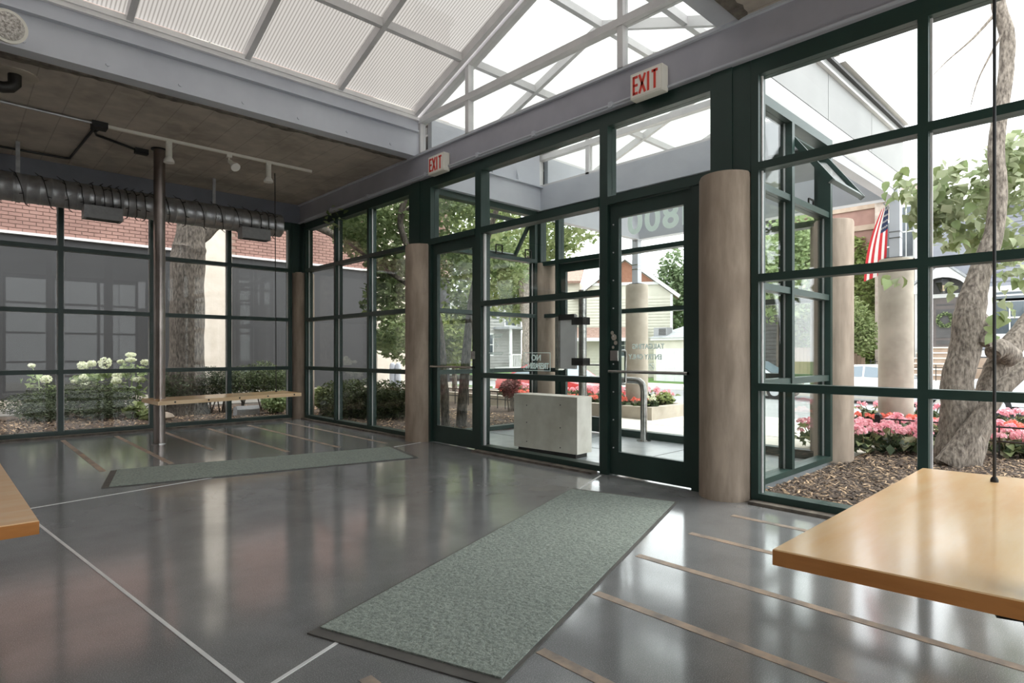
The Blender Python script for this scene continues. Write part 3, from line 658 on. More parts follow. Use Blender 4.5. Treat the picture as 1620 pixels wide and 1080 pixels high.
# track with three spots
o = thing('light_track', 'white ceiling light track on the concrete slab', 'light track', (2.4, 7.70, ZC))
B('rail', 'white_plastic', o, 1.22, 3.56, 7.685, 7.72, ZC - .03, ZC)
for k, (x, lab) in enumerate(((1.84, 'white track spotlight nearest the bench pole'), (2.50, 'tilted white track spotlight in the middle of the track'), (2.98, 'white track spotlight at the far end of the track by the hanging rod'))):
    q = thing('track_spotlight', lab, 'spotlight', (x, 7.70, ZC - .03), 'spotlights on the track'); z = ZC - .03
    B('adapter', 'white_plastic', q, x - .03, x + .03, 7.68, 7.72, z - .035, z)
    if k == 1:
        MB().tube([(x, 7.70, z - .035), (x - .02, 7.66, z - .10)], .008, 8).build('stem', 'white_plastic', q)
        MB().tube([(x - .0, 7.67, z - .09), (x + .02, 7.62, z - .13)], .028, 14).build('socket', 'white_plastic', q, True)
        MB().tube([(x + .02, 7.62, z - .13), (x + .03, 7.59, z - .16), (x + .035, 7.57, z - .18)], [.03, .05, .056], 18).build('bulb', 'bulb', q, True)
    else:
        MB().lathe([(.034, 0), (.034, .14)], (x, 7.70, z - .175), 16).build('socket', 'white_plastic', q, True)
        MB().lathe([(.058, 0), (.056, .025), (.03, .07)], (x, 7.70, z - .245), 18).build('bulb', 'bulb', q, True)
o = thing('junction_box', 'dark electrical conduit run with a box on the concrete ceiling', 'conduit', (1.16, 7.7, ZC))
B('box', 'black', o, 1.10, 1.24, 7.62, 7.76, ZC - .06, ZC); B('box', 'black', o, 1.62, 1.76, 8.28, 8.36, ZC - .06, ZC)
for p in ([(1.10, 7.66, ZC - .02), (-2.0, 7.50, ZC - .02)], [(1.15, 7.76, ZC - .02), (1.10, 9.25, ZC - .02), (1.06, 9.29, ZC - .02), (-2, 9.32, ZC - .02)], [(1.2, 7.76, ZC - .02), (1.17, 7.95, ZC - .02), (1.2, 8.06, ZC - .02), (1.64, 8.32, ZC - .02)]):
    MB().tube(p, .014, 8).build('conduit_tube', 'galv' if p[0][0] < 1.12 else 'black', o, True)
o = thing('drain_pipe', 'dark iron pipe elbow in a cut hole of the ceiling', 'pipe', (.4, 6.9, ZC))
c = Vector((.42, 6.85, ZC))
MB().tube([c + Vector((0, 0, 0)), c + Vector((0, 0, -.09)), c + Vector((-.03, 0, -.125)), c + Vector((-.08, 0, -.14)), c + Vector((-.5, 0, -.14))], .05, 14).build('elbow', 'dark_metal', o, True)
MB().lathe([(.17, -.008), (.17, 0)], c, 24).build('patch_ring', 'light_conc', o)
o = thing('emergency_light', 'white round emergency lamp head at the upper left by the channel', 'emergency light', (.33, 5.95, 3.6))
c = Vector((.32, 5.98, 3.60)); dv = Vector((.12, -.9, -.12)).normalized()
MB().tube([c - dv * .10, c - dv * .09, c - dv * .03, c + dv * .02, c + dv * .04], [.05, .085, .10, .122, .122], 28).build('housing', 'white_plastic', o, True)
MB().tube([c + dv * .035, c + dv * .052, c + dv * .060], [.105, .100, .05], 24).build('lens', 'lamp_lens', o, True); MB().tube([c + dv * .038, c + dv * .048], .122, 28).build('rim', 'white_plastic', o, True)
MB().tube([c + dv * .018, c + dv * .036], [.03, .098], 24).build('reflector', 'stainless', o, True)
MB().tube([c - dv * .08, c + Vector((-.1, .2, .02)), c + Vector((-.12, .27, .03))], .03, 12).build('arm', 'white_plastic', o, True)

# suspended benches
def bench(label, P, pole, rodxy, edge='maple_edge', ztop=.545, rodtop=None, th=.046, holes=True):
    P = [Vector((*p, 0)) for p in P]                   # corners, going round
    o = thing('hanging_bench', label, 'bench', (*pole, 0), 'maple benches on steel poles')
    ce = sum(P, Vector()) / 4; n = 4
    mb = MB(); mb.add([p + Vector((0, 0, z)) for z in (ztop - th, ztop - .003) for p in P] + [p + (ce - p).normalized() * .004 + Vector((0, 0, ztop)) for p in P],
                      [(3, 2, 1, 0), (8, 9, 10, 11)] + [(i, (i + 1) % 4, 4 + (i + 1) % 4, 4 + i) for i in range(4)] + [(4 + i, 4 + (i + 1) % 4, 8 + (i + 1) % 4, 8 + i) for i in range(4)])
    s = mb.build('seat', 'maple', o); s.data.materials.append(MATS[edge])
    for f in s.data.polygons:
        if abs(f.normal.z) < .5: f.material_index = 1
    MB().tube([(*pole, .0), (*pole, ZC)], .062, 24).build('pole', 'bronze_pole', o, True)
    MB().lathe([(.085, 0), (.085, .01)], (*pole, 0), 24).build('floor_flange', 'stainless', o); MB().lathe([(.09, -.012), (.09, 0)], (*pole, ZC), 20).build('ceiling_flange', 'dark_metal', o)
    MB().lathe([(.075, ztop - th - .03), (.075, ztop - th)], (*pole, 0), 20).build('collar', 'black', o)
    dr = (ce - Vector((*pole, 0))); dr.z = 0; dr.normalize()
    MB().bar(Vector((*pole, ztop - th - .012)), Vector((*pole, ztop - th - .012)) + dr * .55, .25, .022).build('bracket', 'black', o)
    rt = rodtop or rodxy
    MB().tube([(*rodxy, ztop - th - .02), (*rt, ZC)], .0065, 8).build('hanger_rod', 'black', o)
    MB().lathe([(.015, 0), (.015, .01), (.009, .022)], (*rodxy, ztop), 12).build('rod_collar', 'black', o)
    if holes:
        a, b = P[0], P[1]; nv = (b - a).cross(Vector((0, 0, 1))).normalized()
        for t in (.1, .31, .52, .73, .94):
            p = a.lerp(b, t) + Vector((0, 0, ztop - th * .4)); MB().tube([p - nv * .001, p + nv * .002], .011, 10).build('plug_hole', 'black', o)
    return o
bench('small-looking far maple bench on a steel pole in front of the left windows', [(1.727, 7.69), (3.56, 8.02), (3.575, 8.68), (1.70, 8.36)], (1.85, 8.17), (3.38, 8.45), 'maple_pale', rodtop=(3.25, 8.17))
bench('large orange maple bench by the right-hand window in the near corner', [(1.737, .731), (1.81, -.02), (3.58, -.02), (3.505, .735)], (1.87, .115), (3.352, .436), ztop=.53, holes=False)
bench('orange maple bench cut off at the left edge of the view', [(.222, 2.572), (.184, 4.4), (-.5, 4.4), (-.46, 2.58)][::-1], (-.15, 4.15), (-.15, 2.8), ztop=.53, holes=False)

# mats
def floor_mat(label, P):
    P = [Vector((*p, 0)) for p in P]; ce = sum(P, Vector()) / 4
    o = thing('floor_mat', label, 'floor mat', ce, 'green ribbed entrance mats')
    ins = [p + (ce - p).normalized() * .055 for p in P]
    MB().add([p + Vector((0, 0, z)) for z in (.001, .006) for p in P], [(3, 2, 1, 0), (4, 5, 6, 7)] + [(i, (i + 1) % 4, 4 + (i + 1) % 4, 4 + i) for i in range(4)]).build('rubber_border', 'rubber', o)
    MB().add([p + Vector((0, 0, z)) for z in (.004, .012) for p in ins], [(3, 2, 1, 0), (4, 5, 6, 7)] + [(i, (i + 1) % 4, 4 + (i + 1) % 4, 4 + i) for i in range(4)]).build('pile', 'mat_green', o)
floor_mat('green ribbed mat with black rubber edge in the foreground before the right door', [(1.015, 2.235), (1.30, 1.435), (3.90, 2.332), (3.657, 3.151)])
floor_mat('green mat lying farther back before the left door and the bench', [(.891, 5.773), (3.568, 5.189), (3.761, 5.984), (1.089, 6.577)])
# ================================================================== OUTDOORS
def ground(name, m, *bx): return struct(B(name, m, None, *bx))
gb = ground('garden_bed_back', 'mulch', -8, XF + .14, YB + .15, 13.2, -.3, .015)
gl_ = ground('garden_bed_left', 'mulch', XF + .14, 8.30, 6.36, 13.2, -.3, -.005)
gr_ = ground('garden_bed_right', 'mulch', XF + .14, 8.30, -9, 2.07, -.3, -.005)
ground('alley_paving', 'alley', -12, 12, 13.2, 15.2, -.3, .03); ground('alley_paving', 'walk', -14, XF, -9, YR - .15, -.3, .0); ground('alley_paving', 'walk', -14, XR - .13, YR - .15, YB + .15, -.3, .0)
ground('entrance_walk', 'walk', 6.62, 10.4, 2.07, 6.36, -.3, -.02)
for x in (8.0, 9.4): B('walk_joint', 'curb', bpy.data.objects['entrance_walk'], x, x + .012, 2.95, 5.5, -.03, -.018)
struct(MB().prism([(8.30, -.9), (16, -.9), (16, -.75), (13.5, -.72), (10.4, -.05), (8.30, -.04)], 'y', -30, 45).build('sidewalk', 'walk', None))
ground('street', 'asphalt', 13.5, 26.5, -40, 70, -.95, -.74); ground('far_sidewalk', 'walk', 26.5, 29, -40, 70, -.95, -.6)
ground('lawn', 'grass', 29, 120, -60, 120, -.95, -.58); ground('lawn', 'grass', -40, 13.5, 15.2, 120, -.95, -.05)
B('kerb', 'light_conc', bpy.data.objects['street'], 13.4, 13.6, -40, 70, -.78, -.62)
def chips(parent, x0, x1, y0, y1, z, n, seed, pale=.6, size=.045, keep=None):
    r = random.Random(seed); mbs = (MB(), MB())
    for _ in range(n):
        x = r.uniform(x0, x1); y = r.uniform(y0, y1); a = r.uniform(0, 6.28); L = size * r.uniform(.4, 1.3); W = L * r.uniform(.2, .5); t = r.uniform(-.5, .5)
        u = Vector((math.cos(a), math.sin(a), t)).normalized(); v = Vector((-math.sin(a), math.cos(a), r.uniform(-.4, .4))); p = Vector((x, y, z + .004 + r.random() * .018)); nn = u.cross(v).normalized()
        mbs[0 if r.random() < pale else 1].add([p - u * L / 2 - v * W / 2, p + u * L / 2 - v * W * .3, p + u * L / 2 + v * W * .3, p - u * L / 2 + v * W / 2, p + nn * W * .25 - u * L * .2, p + nn * W * .25 + u * L * .2],
                                               [(0, 1, 5, 4), (1, 2, 5), (2, 3, 4, 5), (3, 0, 4)])
    stuff(mbs[0].build('wood_chips', 'chip', parent)); stuff(mbs[1].build('dark_chips', 'chip_dark', parent))
chips(gb, -1, 4.4, YB + .2, 12.5, .015, 7000, 1, .5)
chips(gl_, 4.5, 7.2, 6.4, 12, -.005, 6000, 2, .6)
chips(gr_, 4.5, 8.0, -.6, 2.05, -.005, 14000, 3, .36, .042)

# ------------------------------------------------------------------ brick building behind the left wall
bd = thing('brick_building', 'red brick building with grey panelled base behind the left windows', 'building', (0, 15.2, 0))
B('panel_wall', 'grey_panel', bd, -14, 11.5, 15.0, 15.4, 0, 3.42)
for x in (-6.2, -3.0, .2, 3.3, 6.4): B('panel_joint', 'siding_dark', bd, x, x + .02, 14.99, 15.01, 0.1, 3.4)
B('base_kerb', 'light_conc', bd, -14, 11.5, 14.9, 15.0, 0, .18)
B('flashing', 'alu', bd, -14, 11.5, 14.90, 15.0, 3.40, 3.45)
B('mortar_wall', 'mortar', bd, -14, 11.5, 15.0, 15.4, 3.42, 11.5); B('parapet', 'light_conc', bd, -14.1, 11.6, 14.9, 15.5, 11.5, 11.7)  # upper height out of view, raised to shade the alley and back windows
for x0, x1 in ((3.95, 4.85), (8.76, 10.0), (-1.6, -.8)): B('stucco_pier', 'stucco', bd, x0, x1, 14.75, 15.0, 0, 11.5)
bm_ = MB().box(-.099, .099, -.012, .01, -.031, .031).mesh('brick', 'brick_obj')
rest = MB(); nb = 0; row = 0; z = 3.49
while z < 7.45:
    x = .4 + (.105 if row % 2 else 0); xx = -6 + (.105 if row % 2 else 0)
    while xx < 11.3:
        inp = any(a - .1 < xx < b + .1 for a, b in ((3.95, 4.85), (8.76, 10.0), (-1.6, -.8)))
        if not inp:
            if .4 < xx < 8.7 and z < 4.12: inst('brick', bm_, bd, (xx, 14.99, z)); nb += 1
            elif z < 5.6: rest.box(xx - .099, xx + .099, 14.978, 15.0, z - .031, z + .031)
        xx += .21
    z += .075; row += 1
stuff(rest.build('upper_bricks', 'brick', bd))

# ------------------------------------------------------------------ trees
def trunk(mb, pts, radii, n=14, jit=.25, seed=0):
    P = [Vector(p) for p in pts]; out = []; R = []
    for i in range(len(P) - 1):
        for k in range(5):
            t = k / 5; a = P[max(i - 1, 0)]; b = P[i]; c = P[i + 1]; d = P[min(i + 2, len(P) - 1)]
            out.append(.5 * ((2 * b) + (c - a) * t + (2 * a - 5 * b + 4 * c - d) * t * t + (-a + 3 * b - 3 * c + d) * t ** 3)); R.append(radii[i] * (1 - t) + radii[i + 1] * t)
    out.append(P[-1]); R.append(radii[-1])
    return mb.tube(out, R, n, True, jit, seed)
def tree(label, stems, blobs, nleaf, lsize, lm='leaf_mid', bark='bark', seed=1, group=None, **k):
    o = thing('tree', label, 'tree', tuple(Vector(stems[0][0][0])), group)
    for i, (pts, rad) in enumerate(stems): trunk(MB(), pts, rad, 28 if rad[0] > .1 else 10, .14, seed + i).build('trunk' if i == 0 else 'branch', bark, o, True)
    if nleaf: stuff(leafcloud('foliage', lm, o, blobs, nleaf, lsize, seed=seed, **k))
    return o
tree('thick grey-barked tree trunk behind the left windows', [
    ([(3.07, 11.6, -.05), (3.06, 11.6, .3), (3.05, 11.6, 1.0), (3.06, 11.6, 2.0), (3.08, 11.6, 2.7), (3.09, 11.6, 2.9), (3.12, 11.6, 3.2), (3.13, 11.6, 4.2), (3.15, 11.6, 5.5)], [.38, .31, .275, .275, .27, .28, .235, .22, .2]),
    ([(3.25, 11.6, 3.2), (3.9, 11.5, 3.75), (5.0, 11.3, 3.7), (5.9, 11.1, 3.35), (6.5, 10.9, 2.9)], [.15, .12, .09, .06, .02])],
    [((2.8, 11.2, 3.9), (.5, .4, .25)), ((3.2, 11.3, 5.6), (1.6, 1.3, .8)), ((5.3, 11.2, 3.95), (.9, .6, .35)), ((6.2, 11.0, 3.6), (.7, .6, .6))], 2600, .10, 'leaf_dark', seed=4)
tree('slender multi-stemmed leafy tree outside the left door', [
    ([at(705, 690, 8.6), at(702, 600, 8.6), at(692, 500, 8.7), at(664, 430, 8.9), at(641, 382, 9.1), at(633, 345, 9.1), at(644, 300, 9.1), at(652, 230, 9.2)], [.07, .06, .055, .05, .05, .045, .045, .03]),
    ([at(729, 682, 8.9), at(734, 610, 8.9), at(746, 480, 9), at(770, 380, 9.2), at(800, 290, 9.4)], [.085, .075, .06, .05, .03]),
    ([at(634, 350, 9.1), at(640, 335, 9.05), at(652, 325, 9), at(668, 300, 9)], [.03, .028, .022, .01]),
    ([at(692, 500, 8.7), at(650, 455, 8.9), at(600, 420, 9.2), at(545, 380, 9.8)], [.04, .035, .03, .015])],
    [(at(600, 350, 9.6), (.85, .85, .45)), (at(560, 325, 10.4), (.8, .8, .5)), (at(625, 410, 9.4), (.55, .55, .4)), (at(612, 475, 9.3), (.42, .42, .45)), (at(625, 450, 9.6), (.4, .4, .4)), (at(615, 540, 9.5), (.3, .3, .25)), (at(565, 380, 10.2), (.4, .4, .3)),
     (at(700, 310, 9.8), (.9, .9, .5)), (at(722, 410, 10), (.65, .65, .6)), (at(780, 300, 10.4), (.9, .9, .5)), (at(735, 490, 10.3), (.4, .4, .35)), (at(800, 420, 10.6), (.5, .5, .5)), (at(640, 250, 9.6), (1.1, 1.1, .5))], 15000, .105, 'leaf_mid', seed=5)
tree('rounded pale green young tree behind the left door glass', [([at(720, 632, 14), at(718, 560, 14)], [.07, .05])],
     [(at(712, 528, 13), (.55, .55, .62)), (at(722, 550, 13), (.5, .5, .5))], 2600, .12, 'leaf_lime', seed=6)
tree('leafy tall shrub tree beside the white wall left of the concrete column', [([at(648, 644, 12), at(645, 560, 12)], [.06, .05])],
     [(at(640, 530, 12), (.5, .5, .6)), (at(615, 535, 12), (.3, .3, .4))], 1800, .11, 'leaf_mid', seed=16)
tree('tall tree with a tan trunk across the street behind the vestibule', [([at(836, 596, 21), at(837, 520, 21), at(830, 440, 21), at(850, 380, 21)], [.28, .25, .2, .1])],
     [(at(790, 430, 22), (2.2, 2.2, 1.3)), (at(850, 400, 22), (1.6, 1.6, 1.0)), (at(760, 350, 20), (2.0, 2.0, 1.6)), (at(900, 350, 20), (1.5, 1.5, .9)), (at(885, 392, 21), (.7, .7, .35)), (at(815, 480, 22), (1.2, 1.2, .8))], 7000, .22, 'leaf_light', bark='bark_pale', seed=7)
# the big-leaved tree outside the right window
ts = [([at(1512, 752, 5.95), at(1515, 720, 5.9), at(1518, 660, 5.9), at(1514, 600, 5.9), at(1528, 545, 5.9), at(1533, 500, 5.9), at(1548, 440, 5.9), at(1572, 370, 5.9), at(1580, 300, 5.9), at(1576, 230, 5.9), at(1590, 130, 5.9), at(1594, 60, 5.9), at(1580, 10, 5.9), at(1574, -60, 5.9)], [.24, .20, .16, .135, .13, .13, .10, .08, .07, .065, .065, .065, .06, .055]),
      ([at(1520, 735, 5.95), at(1540, 690, 6.0), at(1562, 620, 6.05), at(1590, 560, 6.1), at(1640, 500, 6.2), at(1700, 440, 6.3)], [.17, .13, .11, .105, .10, .08]),
      ([at(1500, 735, 5.75), at(1530, 690, 5.7), at(1562, 645, 5.65), at(1600, 600, 5.6), at(1660, 550, 5.6)], [.12, .085, .075, .07, .06]),
      ([at(1545, 505, 5.88), at(1562, 520, 5.8), at(1556, 545, 5.75)], [.10, .07, .05]), ([at(1596, 565, 6.02), at(1580, 552, 5.92), at(1570, 560, 5.88)], [.11, .10, .07]),
      ([at(1576, 20, 5.9), at(1540, 60, 5.9), at(1500, 95, 5.9), at(1470, 125, 5.9)], [.018, .012, .007, .003]), ([at(1590, 45, 5.9), at(1550, 120, 5.9), at(1535, 170, 5.9)], [.015, .008, .003])]
tr = tree('rough-barked forked tree with large leaves outside the right window', ts, [], 0, .1, bark='bark_pale', seed=11)
LM = [leaf_mesh(m, l, wd) for m, l, wd in (('leaf_big', .15, .11), ('leaf_light', .13, .10), ('leaf_mid', .14, .11), ('leaf_big', .12, .08))]
r = random.Random(5)
LB = [(at(1500, 300, 6.4), (.38, .38, .30), 90), (at(1475, 345, 6.5), (.22, .22, .25), 34), (at(1600, 270, 6.2), (.30, .30, .35), 46), (at(1535, 375, 6.6), (.38, .3, .16), 40), (at(1425, 290, 6.9), (.16, .16, .2), 22),
      (at(1600, 425, 5.7), (.14, .14, .35), 24), (at(1575, 500, 5.6), (.06, .1, .25), 8), (at(1422, 440, 6.4), (.13, .13, .06), 5), (at(1612, 370, 6.4), (.25, .25, .2), 20), (at(1505, 455, 6.2), (.1, .12, .08), 5), (at(1615, 460, 6.2), (.2, .2, .25), 14)]
extra = []
for c, rd, n in LB:
    for k in range(int(n * 1.0)):
        d = Vector((r.gauss(0, 1), r.gauss(0, 1), r.gauss(0, 1))).normalized() * r.random() ** .4
        p = c + Vector((d.x * rd[0], d.y * rd[1], d.z * rd[2]))
        if sum(1 for _ in tr.children) < 306: inst('leaf', LM[r.randrange(4)], tr, p, (r.uniform(-1.6, -.3), r.uniform(-.6, .6), r.uniform(0, 6.28)), r.uniform(.7, 1.15))
stuff(leafcloud('more_leaves', 'leaf_big', tr, [(c, (rd[0] * 1.15, rd[1] * 1.15, rd[2] * 1.1)) for c, rd, n in LB[:4]] + [(at(1620, 250, 6.3), (.35, .35, .3)), (at(1610, 320, 6.5), (.3, .3, .3)), (at(1560, 330, 6.7), (.35, .35, .25)), (at(1610, 400, 6.5), (.25, .25, .3))], 900, .12, .75, seed=12))

# ------------------------------------------------------------------ shrubs and hedges
def shrub(name, label, cat, blobs, n, size, lm, stems=0, seed=1, group=None, **k):
    c = Vector(blobs[0][0]); o = thing(name, label, cat, (c.x, c.y, 0), group); r = random.Random(seed)
    st = MB()
    for b, rd in blobs:
        b = Vector(b)
        for i in range(max(stems, 3)): st.tube([(b.x + r.uniform(-.06, .06), b.y + r.uniform(-.06, .06), 0), (b.x + r.uniform(-.5, .5) * rd[0], b.y + r.uniform(-.5, .5) * rd[1], b.z + rd[2] * .2)], [.014, .006], 5)
    st.build('stems', 'bark', o); stuff(leafcloud('foliage', lm, o, blobs, n, size, seed=seed, **k))
    return o
def bl(x, y, d, rx, rz): return (at(x, y, d), (rx, rx, rz))
Y1 = 'evergreen shrubs behind the left windows'
shrub('yew_shrub', 'sprawling feathery yew bush at the far left behind the windows', 'shrub', [bl(50, 640, 9.6, .42, .20), bl(85, 632, 9.8, .45, .28), bl(75, 650, 9.3, .42, .18)], 6500, .055, 'leaf_yew', 6, 21, Y1, aspect=.28)
shrub('yew_shrub', 'dark feathery yew bush left of the bench pole', 'shrub', [bl(135, 628, 9.9, .42, .28), bl(180, 632, 9.9, .40, .26), bl(160, 648, 9.5, .35, .15)], 6500, .055, 'leaf_yew', 6, 22, Y1, aspect=.28)
shrub('yew_shrub', 'small dark yew bush just right of the bench pole', 'shrub', [bl(285, 610, 10.4, .40, .30), bl(265, 622, 10.3, .25, .2)], 4500, .05, 'leaf_yew', 4, 23, Y1, aspect=.3)
shrub('yew_shrub', 'yew bush in front of the pale pier right of the big trunk', 'shrub', [bl(335, 606, 10.6, .30, .32), bl(352, 608, 10.7, .28, .28)], 4500, .05, 'leaf_yew', 4, 24, Y1, aspect=.3)
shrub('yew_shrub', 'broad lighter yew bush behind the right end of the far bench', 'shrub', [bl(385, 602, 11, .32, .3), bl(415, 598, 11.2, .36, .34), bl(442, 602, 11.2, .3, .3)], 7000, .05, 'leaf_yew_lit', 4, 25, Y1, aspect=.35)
shrub('low_shrub', 'small leafy shrub below the right end of the far bench', 'shrub', [bl(437, 635, 10.6, .26, .2)], 900, .075, 'leaf_mid', 3, 26, Y1)
shrub('low_plant', 'low broad-leaved plant near the base of the bench pole outside', 'plant', [bl(215, 648, 9.7, .18, .12), bl(232, 655, 9.6, .14, .10)], 130, .13, 'leaf_light', 2, 27)
shrub('hosta_plant', 'pale striped leafy plant at the corner outside the leafy windows', 'plant', [bl(509, 630, 10.8, .2, .2)], 260, .16, 'leaf_light', 2, 28, aspect=.35)
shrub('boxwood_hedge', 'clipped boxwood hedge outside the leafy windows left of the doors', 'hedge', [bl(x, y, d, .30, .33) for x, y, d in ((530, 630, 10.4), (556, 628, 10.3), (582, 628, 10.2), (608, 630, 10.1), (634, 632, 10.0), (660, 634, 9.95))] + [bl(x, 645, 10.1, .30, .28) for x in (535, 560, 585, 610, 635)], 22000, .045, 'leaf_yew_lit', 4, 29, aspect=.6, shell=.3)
shrub('leafy_bush', 'round bush with red leaves beyond the vestibule left of the block', 'bush', [bl(805, 615, 11.2, .19, .17), bl(811, 608, 11.3, .16, .14)], 1100, .06, 'leaf_red', 3, 30)
def hydrangea(label, centre, heads, seed):
    o = thing('hydrangea', label, 'hydrangea', (*at(*centre)[:2], 0), 'white hydrangeas behind the left windows'); r = random.Random(seed); b = at(*centre); b.z = 0
    st = MB()
    for h in heads: st.tube([(b.x + r.uniform(-.1, .1), b.y + r.uniform(-.1, .1), 0), h[0] * .5 + Vector((b.x, b.y, .3)) * .5, h[0]], [.01, .007, .005], 5)
    st.build('stems', 'leaf_mid', o)
    stuff(leafcloud('foliage', 'leaf_mid', o, [(h[0] - Vector((0, 0, .24)), (.22, .22, .16)) for h in heads], 30 * len(heads), .12, .6, seed=seed))
    for h, rr, fl in heads:
        q = leafcloud('flower_head', 'cream', o, [(h, (rr, rr, rr * fl))], 190, .035, .95, seed=r.randrange(999), shell=.08, nrm_up=.1)
H = lambda x, y, d, rr=.075, fl=.8: (at(x, y, d), rr, fl)
hydrangea('hydrangea with one white head at the far left', (73, 650, 10.6), [H(73, 600, 10.6, .085), H(50, 578, 10.9, .05, .6)], 41)
hydrangea('hydrangea with several pale green globes between the two left mullions', (140, 650, 10.6), [H(131, 578, 10.7, .085), H(145, 575, 10.8, .07), H(166, 574, 10.6, .10, 1.0), H(133, 597, 10.6, .07), H(185, 594, 10.5, .07), H(184, 602, 10.4, .075), H(118, 603, 10.6, .05, .5), H(136, 608, 10.3, .075, .4)], 42)
hydrangea('hydrangea with flat white heads just left of the bench pole', (212, 650, 10.7), [H(207, 561, 10.8, .08, .45), H(207, 569, 10.7, .08, .45), H(231, 573, 10.6, .08, .6), H(220, 600, 10.5, .085, .5), H(191, 572, 10.8, .05, .6)], 43)

# ------------------------------------------------------------------ planters, fences, flowers
for y0, y1, lab in ((-6, 2.95, 'low concrete planter wall of the right-hand flower bed'), (5.54, 14, 'low concrete planter wall of the left-hand flower bed')):
    o = thing('planter', lab, 'planter', (9.0, (y0 + y1) / 2, 0))
    for a in ((8.44, 8.60, y0, y1), (9.55, 9.70, y0, y1), (8.60, 9.55, y0, y0 + .15), (8.60, 9.55, y1 - .15, y1)): B('wall', 'light_conc', o, *a, -.05, .19)
    B('soil', 'mulch', o, 8.6, 9.55, y0 + .15, y1 - .15, -.05, .15)
def fence(lab, x, y0, y1):
    o = thing('garden_fence', lab, 'fence', (x, (y0 + y1) / 2, 0), 'low black garden fences')
    for z in (.18, .33): B('rail', 'black', o, x - .008, x + .008, y0, y1, z - .008, z + .008)
    pm = MB().box(-.007, .007, -.007, .007, 0, .33).mesh('picket', 'black'); n = int((y1 - y0) / .22)
    for i in range(n + 1): inst('picket', pm, o, (x, y0 + (y1 - y0) * i / n, 0))
    for y in (y0, y1):
        B('post', 'black', o, x - .03, x + .03, y - .03, y + .03, 0, .36); MB().lathe([(.038, .36), (.036, .375), (.012, .40)], (x, y, 0), 10).build('finial', 'black', o)
fence('low black iron fence before the right-hand flower planter', 7.92, -3.0, 2.10)
fence('low black iron fence before the left-hand flower planter', 7.92, 6.5, 11.5)
fence('short black iron fence seen past the hedge at the corner', 6.6, 12.2, 13.1)
BL = leaf_mesh('leaf_bronze', .13, .10); BL2 = leaf_mesh('leaf_light', .12, .09)
def blossom_mesh(m, n=16, rad=.045, s=.028, seed=1):
    r = random.Random(seed); mb = MB()
    for i in range(n):
        d = Vector((r.gauss(0, 1), r.gauss(0, 1), abs(r.gauss(0, .9)))).normalized(); p = d * rad * r.uniform(.6, 1); u = d.orthogonal().normalized(); v = d.cross(u)
        a = r.uniform(0, 6.3); u, v = u * math.cos(a) + v * math.sin(a), v * math.cos(a) - u * math.sin(a)
        mb.add([p, p + u * s + d * s * .4, p + (u + v) * s * .8 + d * s * .6, p + v * s + d * s * .4, p - u * s + d * s * .4, p - (u + v) * s * .8 + d * s * .6, p - v * s + d * s * .4], [(0, 1, 2, 3), (0, 4, 5, 6), (0, 3, 4), (0, 6, 1)])
    return mb.mesh('blossom', m)
PB = [blossom_mesh('pink', 14, .045, .02, k) for k in range(3)]; CB = [blossom_mesh('coral', 10, .04, .03, 9 + k) for k in range(2)]; WB = [blossom_mesh('cream', 10, .04, .03, 20)]
def flower(label, pos, h, rad, nl, nf, seed, bl_=PB, leafm_=(BL, BL2), group='pink begonias by the right window', name='begonia', cat='flower'):
    o = thing(name, label, cat, pos, group); r = random.Random(seed); p0 = Vector(pos); st = MB()
    for i in range(nl):
        a = r.uniform(0, 6.28); q = rad * r.random() ** .5; z = h * r.uniform(.15, .85)
        p = p0 + Vector((q * math.cos(a), q * math.sin(a), z)); inst('leaf', leafm_[r.randrange(len(leafm_))], o, p, (r.uniform(-.5, .5), r.uniform(-.5, .5), a - 1.57 + r.uniform(-.6, .6)), r.uniform(.7, 1.2) * min(1, h / .27))
    for i in range(nf):
        a = r.uniform(0, 6.28); q = rad * r.random() ** .5; z = h * r.uniform(.68, 1.08)
        p = p0 + Vector((q * math.cos(a), q * math.sin(a), z)); inst('blossom', bl_[r.randrange(len(bl_))], o, p, (r.uniform(-.4, .4), r.uniform(-.4, .4), a), r.uniform(.7, 1.15) * min(1, max(.75, h / .26)))
        st.tube([p0 + Vector((0, 0, .02)), p], [.008, .004], 4)
    st.build('stems', 'leaf_bronze', o)
    stuff(leafcloud('low_foliage', 'leaf_dark', o, [(p0 + Vector((0, 0, h * .35)), (rad, rad, h * .33))], 60, .10, .75, seed=seed))
n = 0
SP = [((1292, 712, 6.9), 'pink begonia at the left end of the bed against the vestibule'), ((1330, 716, 6.6), 'second pink begonia from the vestibule in the near row'), ((1368, 722, 6.5), 'third pink begonia from the vestibule in the near row'), ((1405, 722, 6.5), 'fourth pink begonia from the vestibule, below the canopy column'),
      ((1442, 724, 6.5), 'pink begonia just left of the window mullion'), ((1345, 700, 7.1), 'taller pink begonia behind the near row, below the fence post'), ((1395, 700, 7.1), 'pink begonia of the back row below the canopy column'), ((1438, 702, 7.1), 'pink begonia of the back row left of the mullion'),
      ((1478, 712, 6.9), 'pink begonia half hidden by the forked tree'), ((1592, 738, 6.3), 'pink begonia right of the forked tree by the hanging rod'), ((1628, 745, 6.2), 'pink begonia at the right edge of the view'), ((1605, 722, 6.8), 'pink begonia behind the hanging rod beyond the forked tree')]
for i, (p, lab) in enumerate(SP):
    q = at(*p); flower(lab, (q.x, q.y, 0), r.uniform(.27, .33), .24, 15, 12, 60 + i)
ORD = 'first second third fourth fifth sixth seventh eighth ninth tenth eleventh twelfth thirteenth fourteenth fifteenth'.split()
GR = 'red and pink bedding flowers in the planters'
k = 0
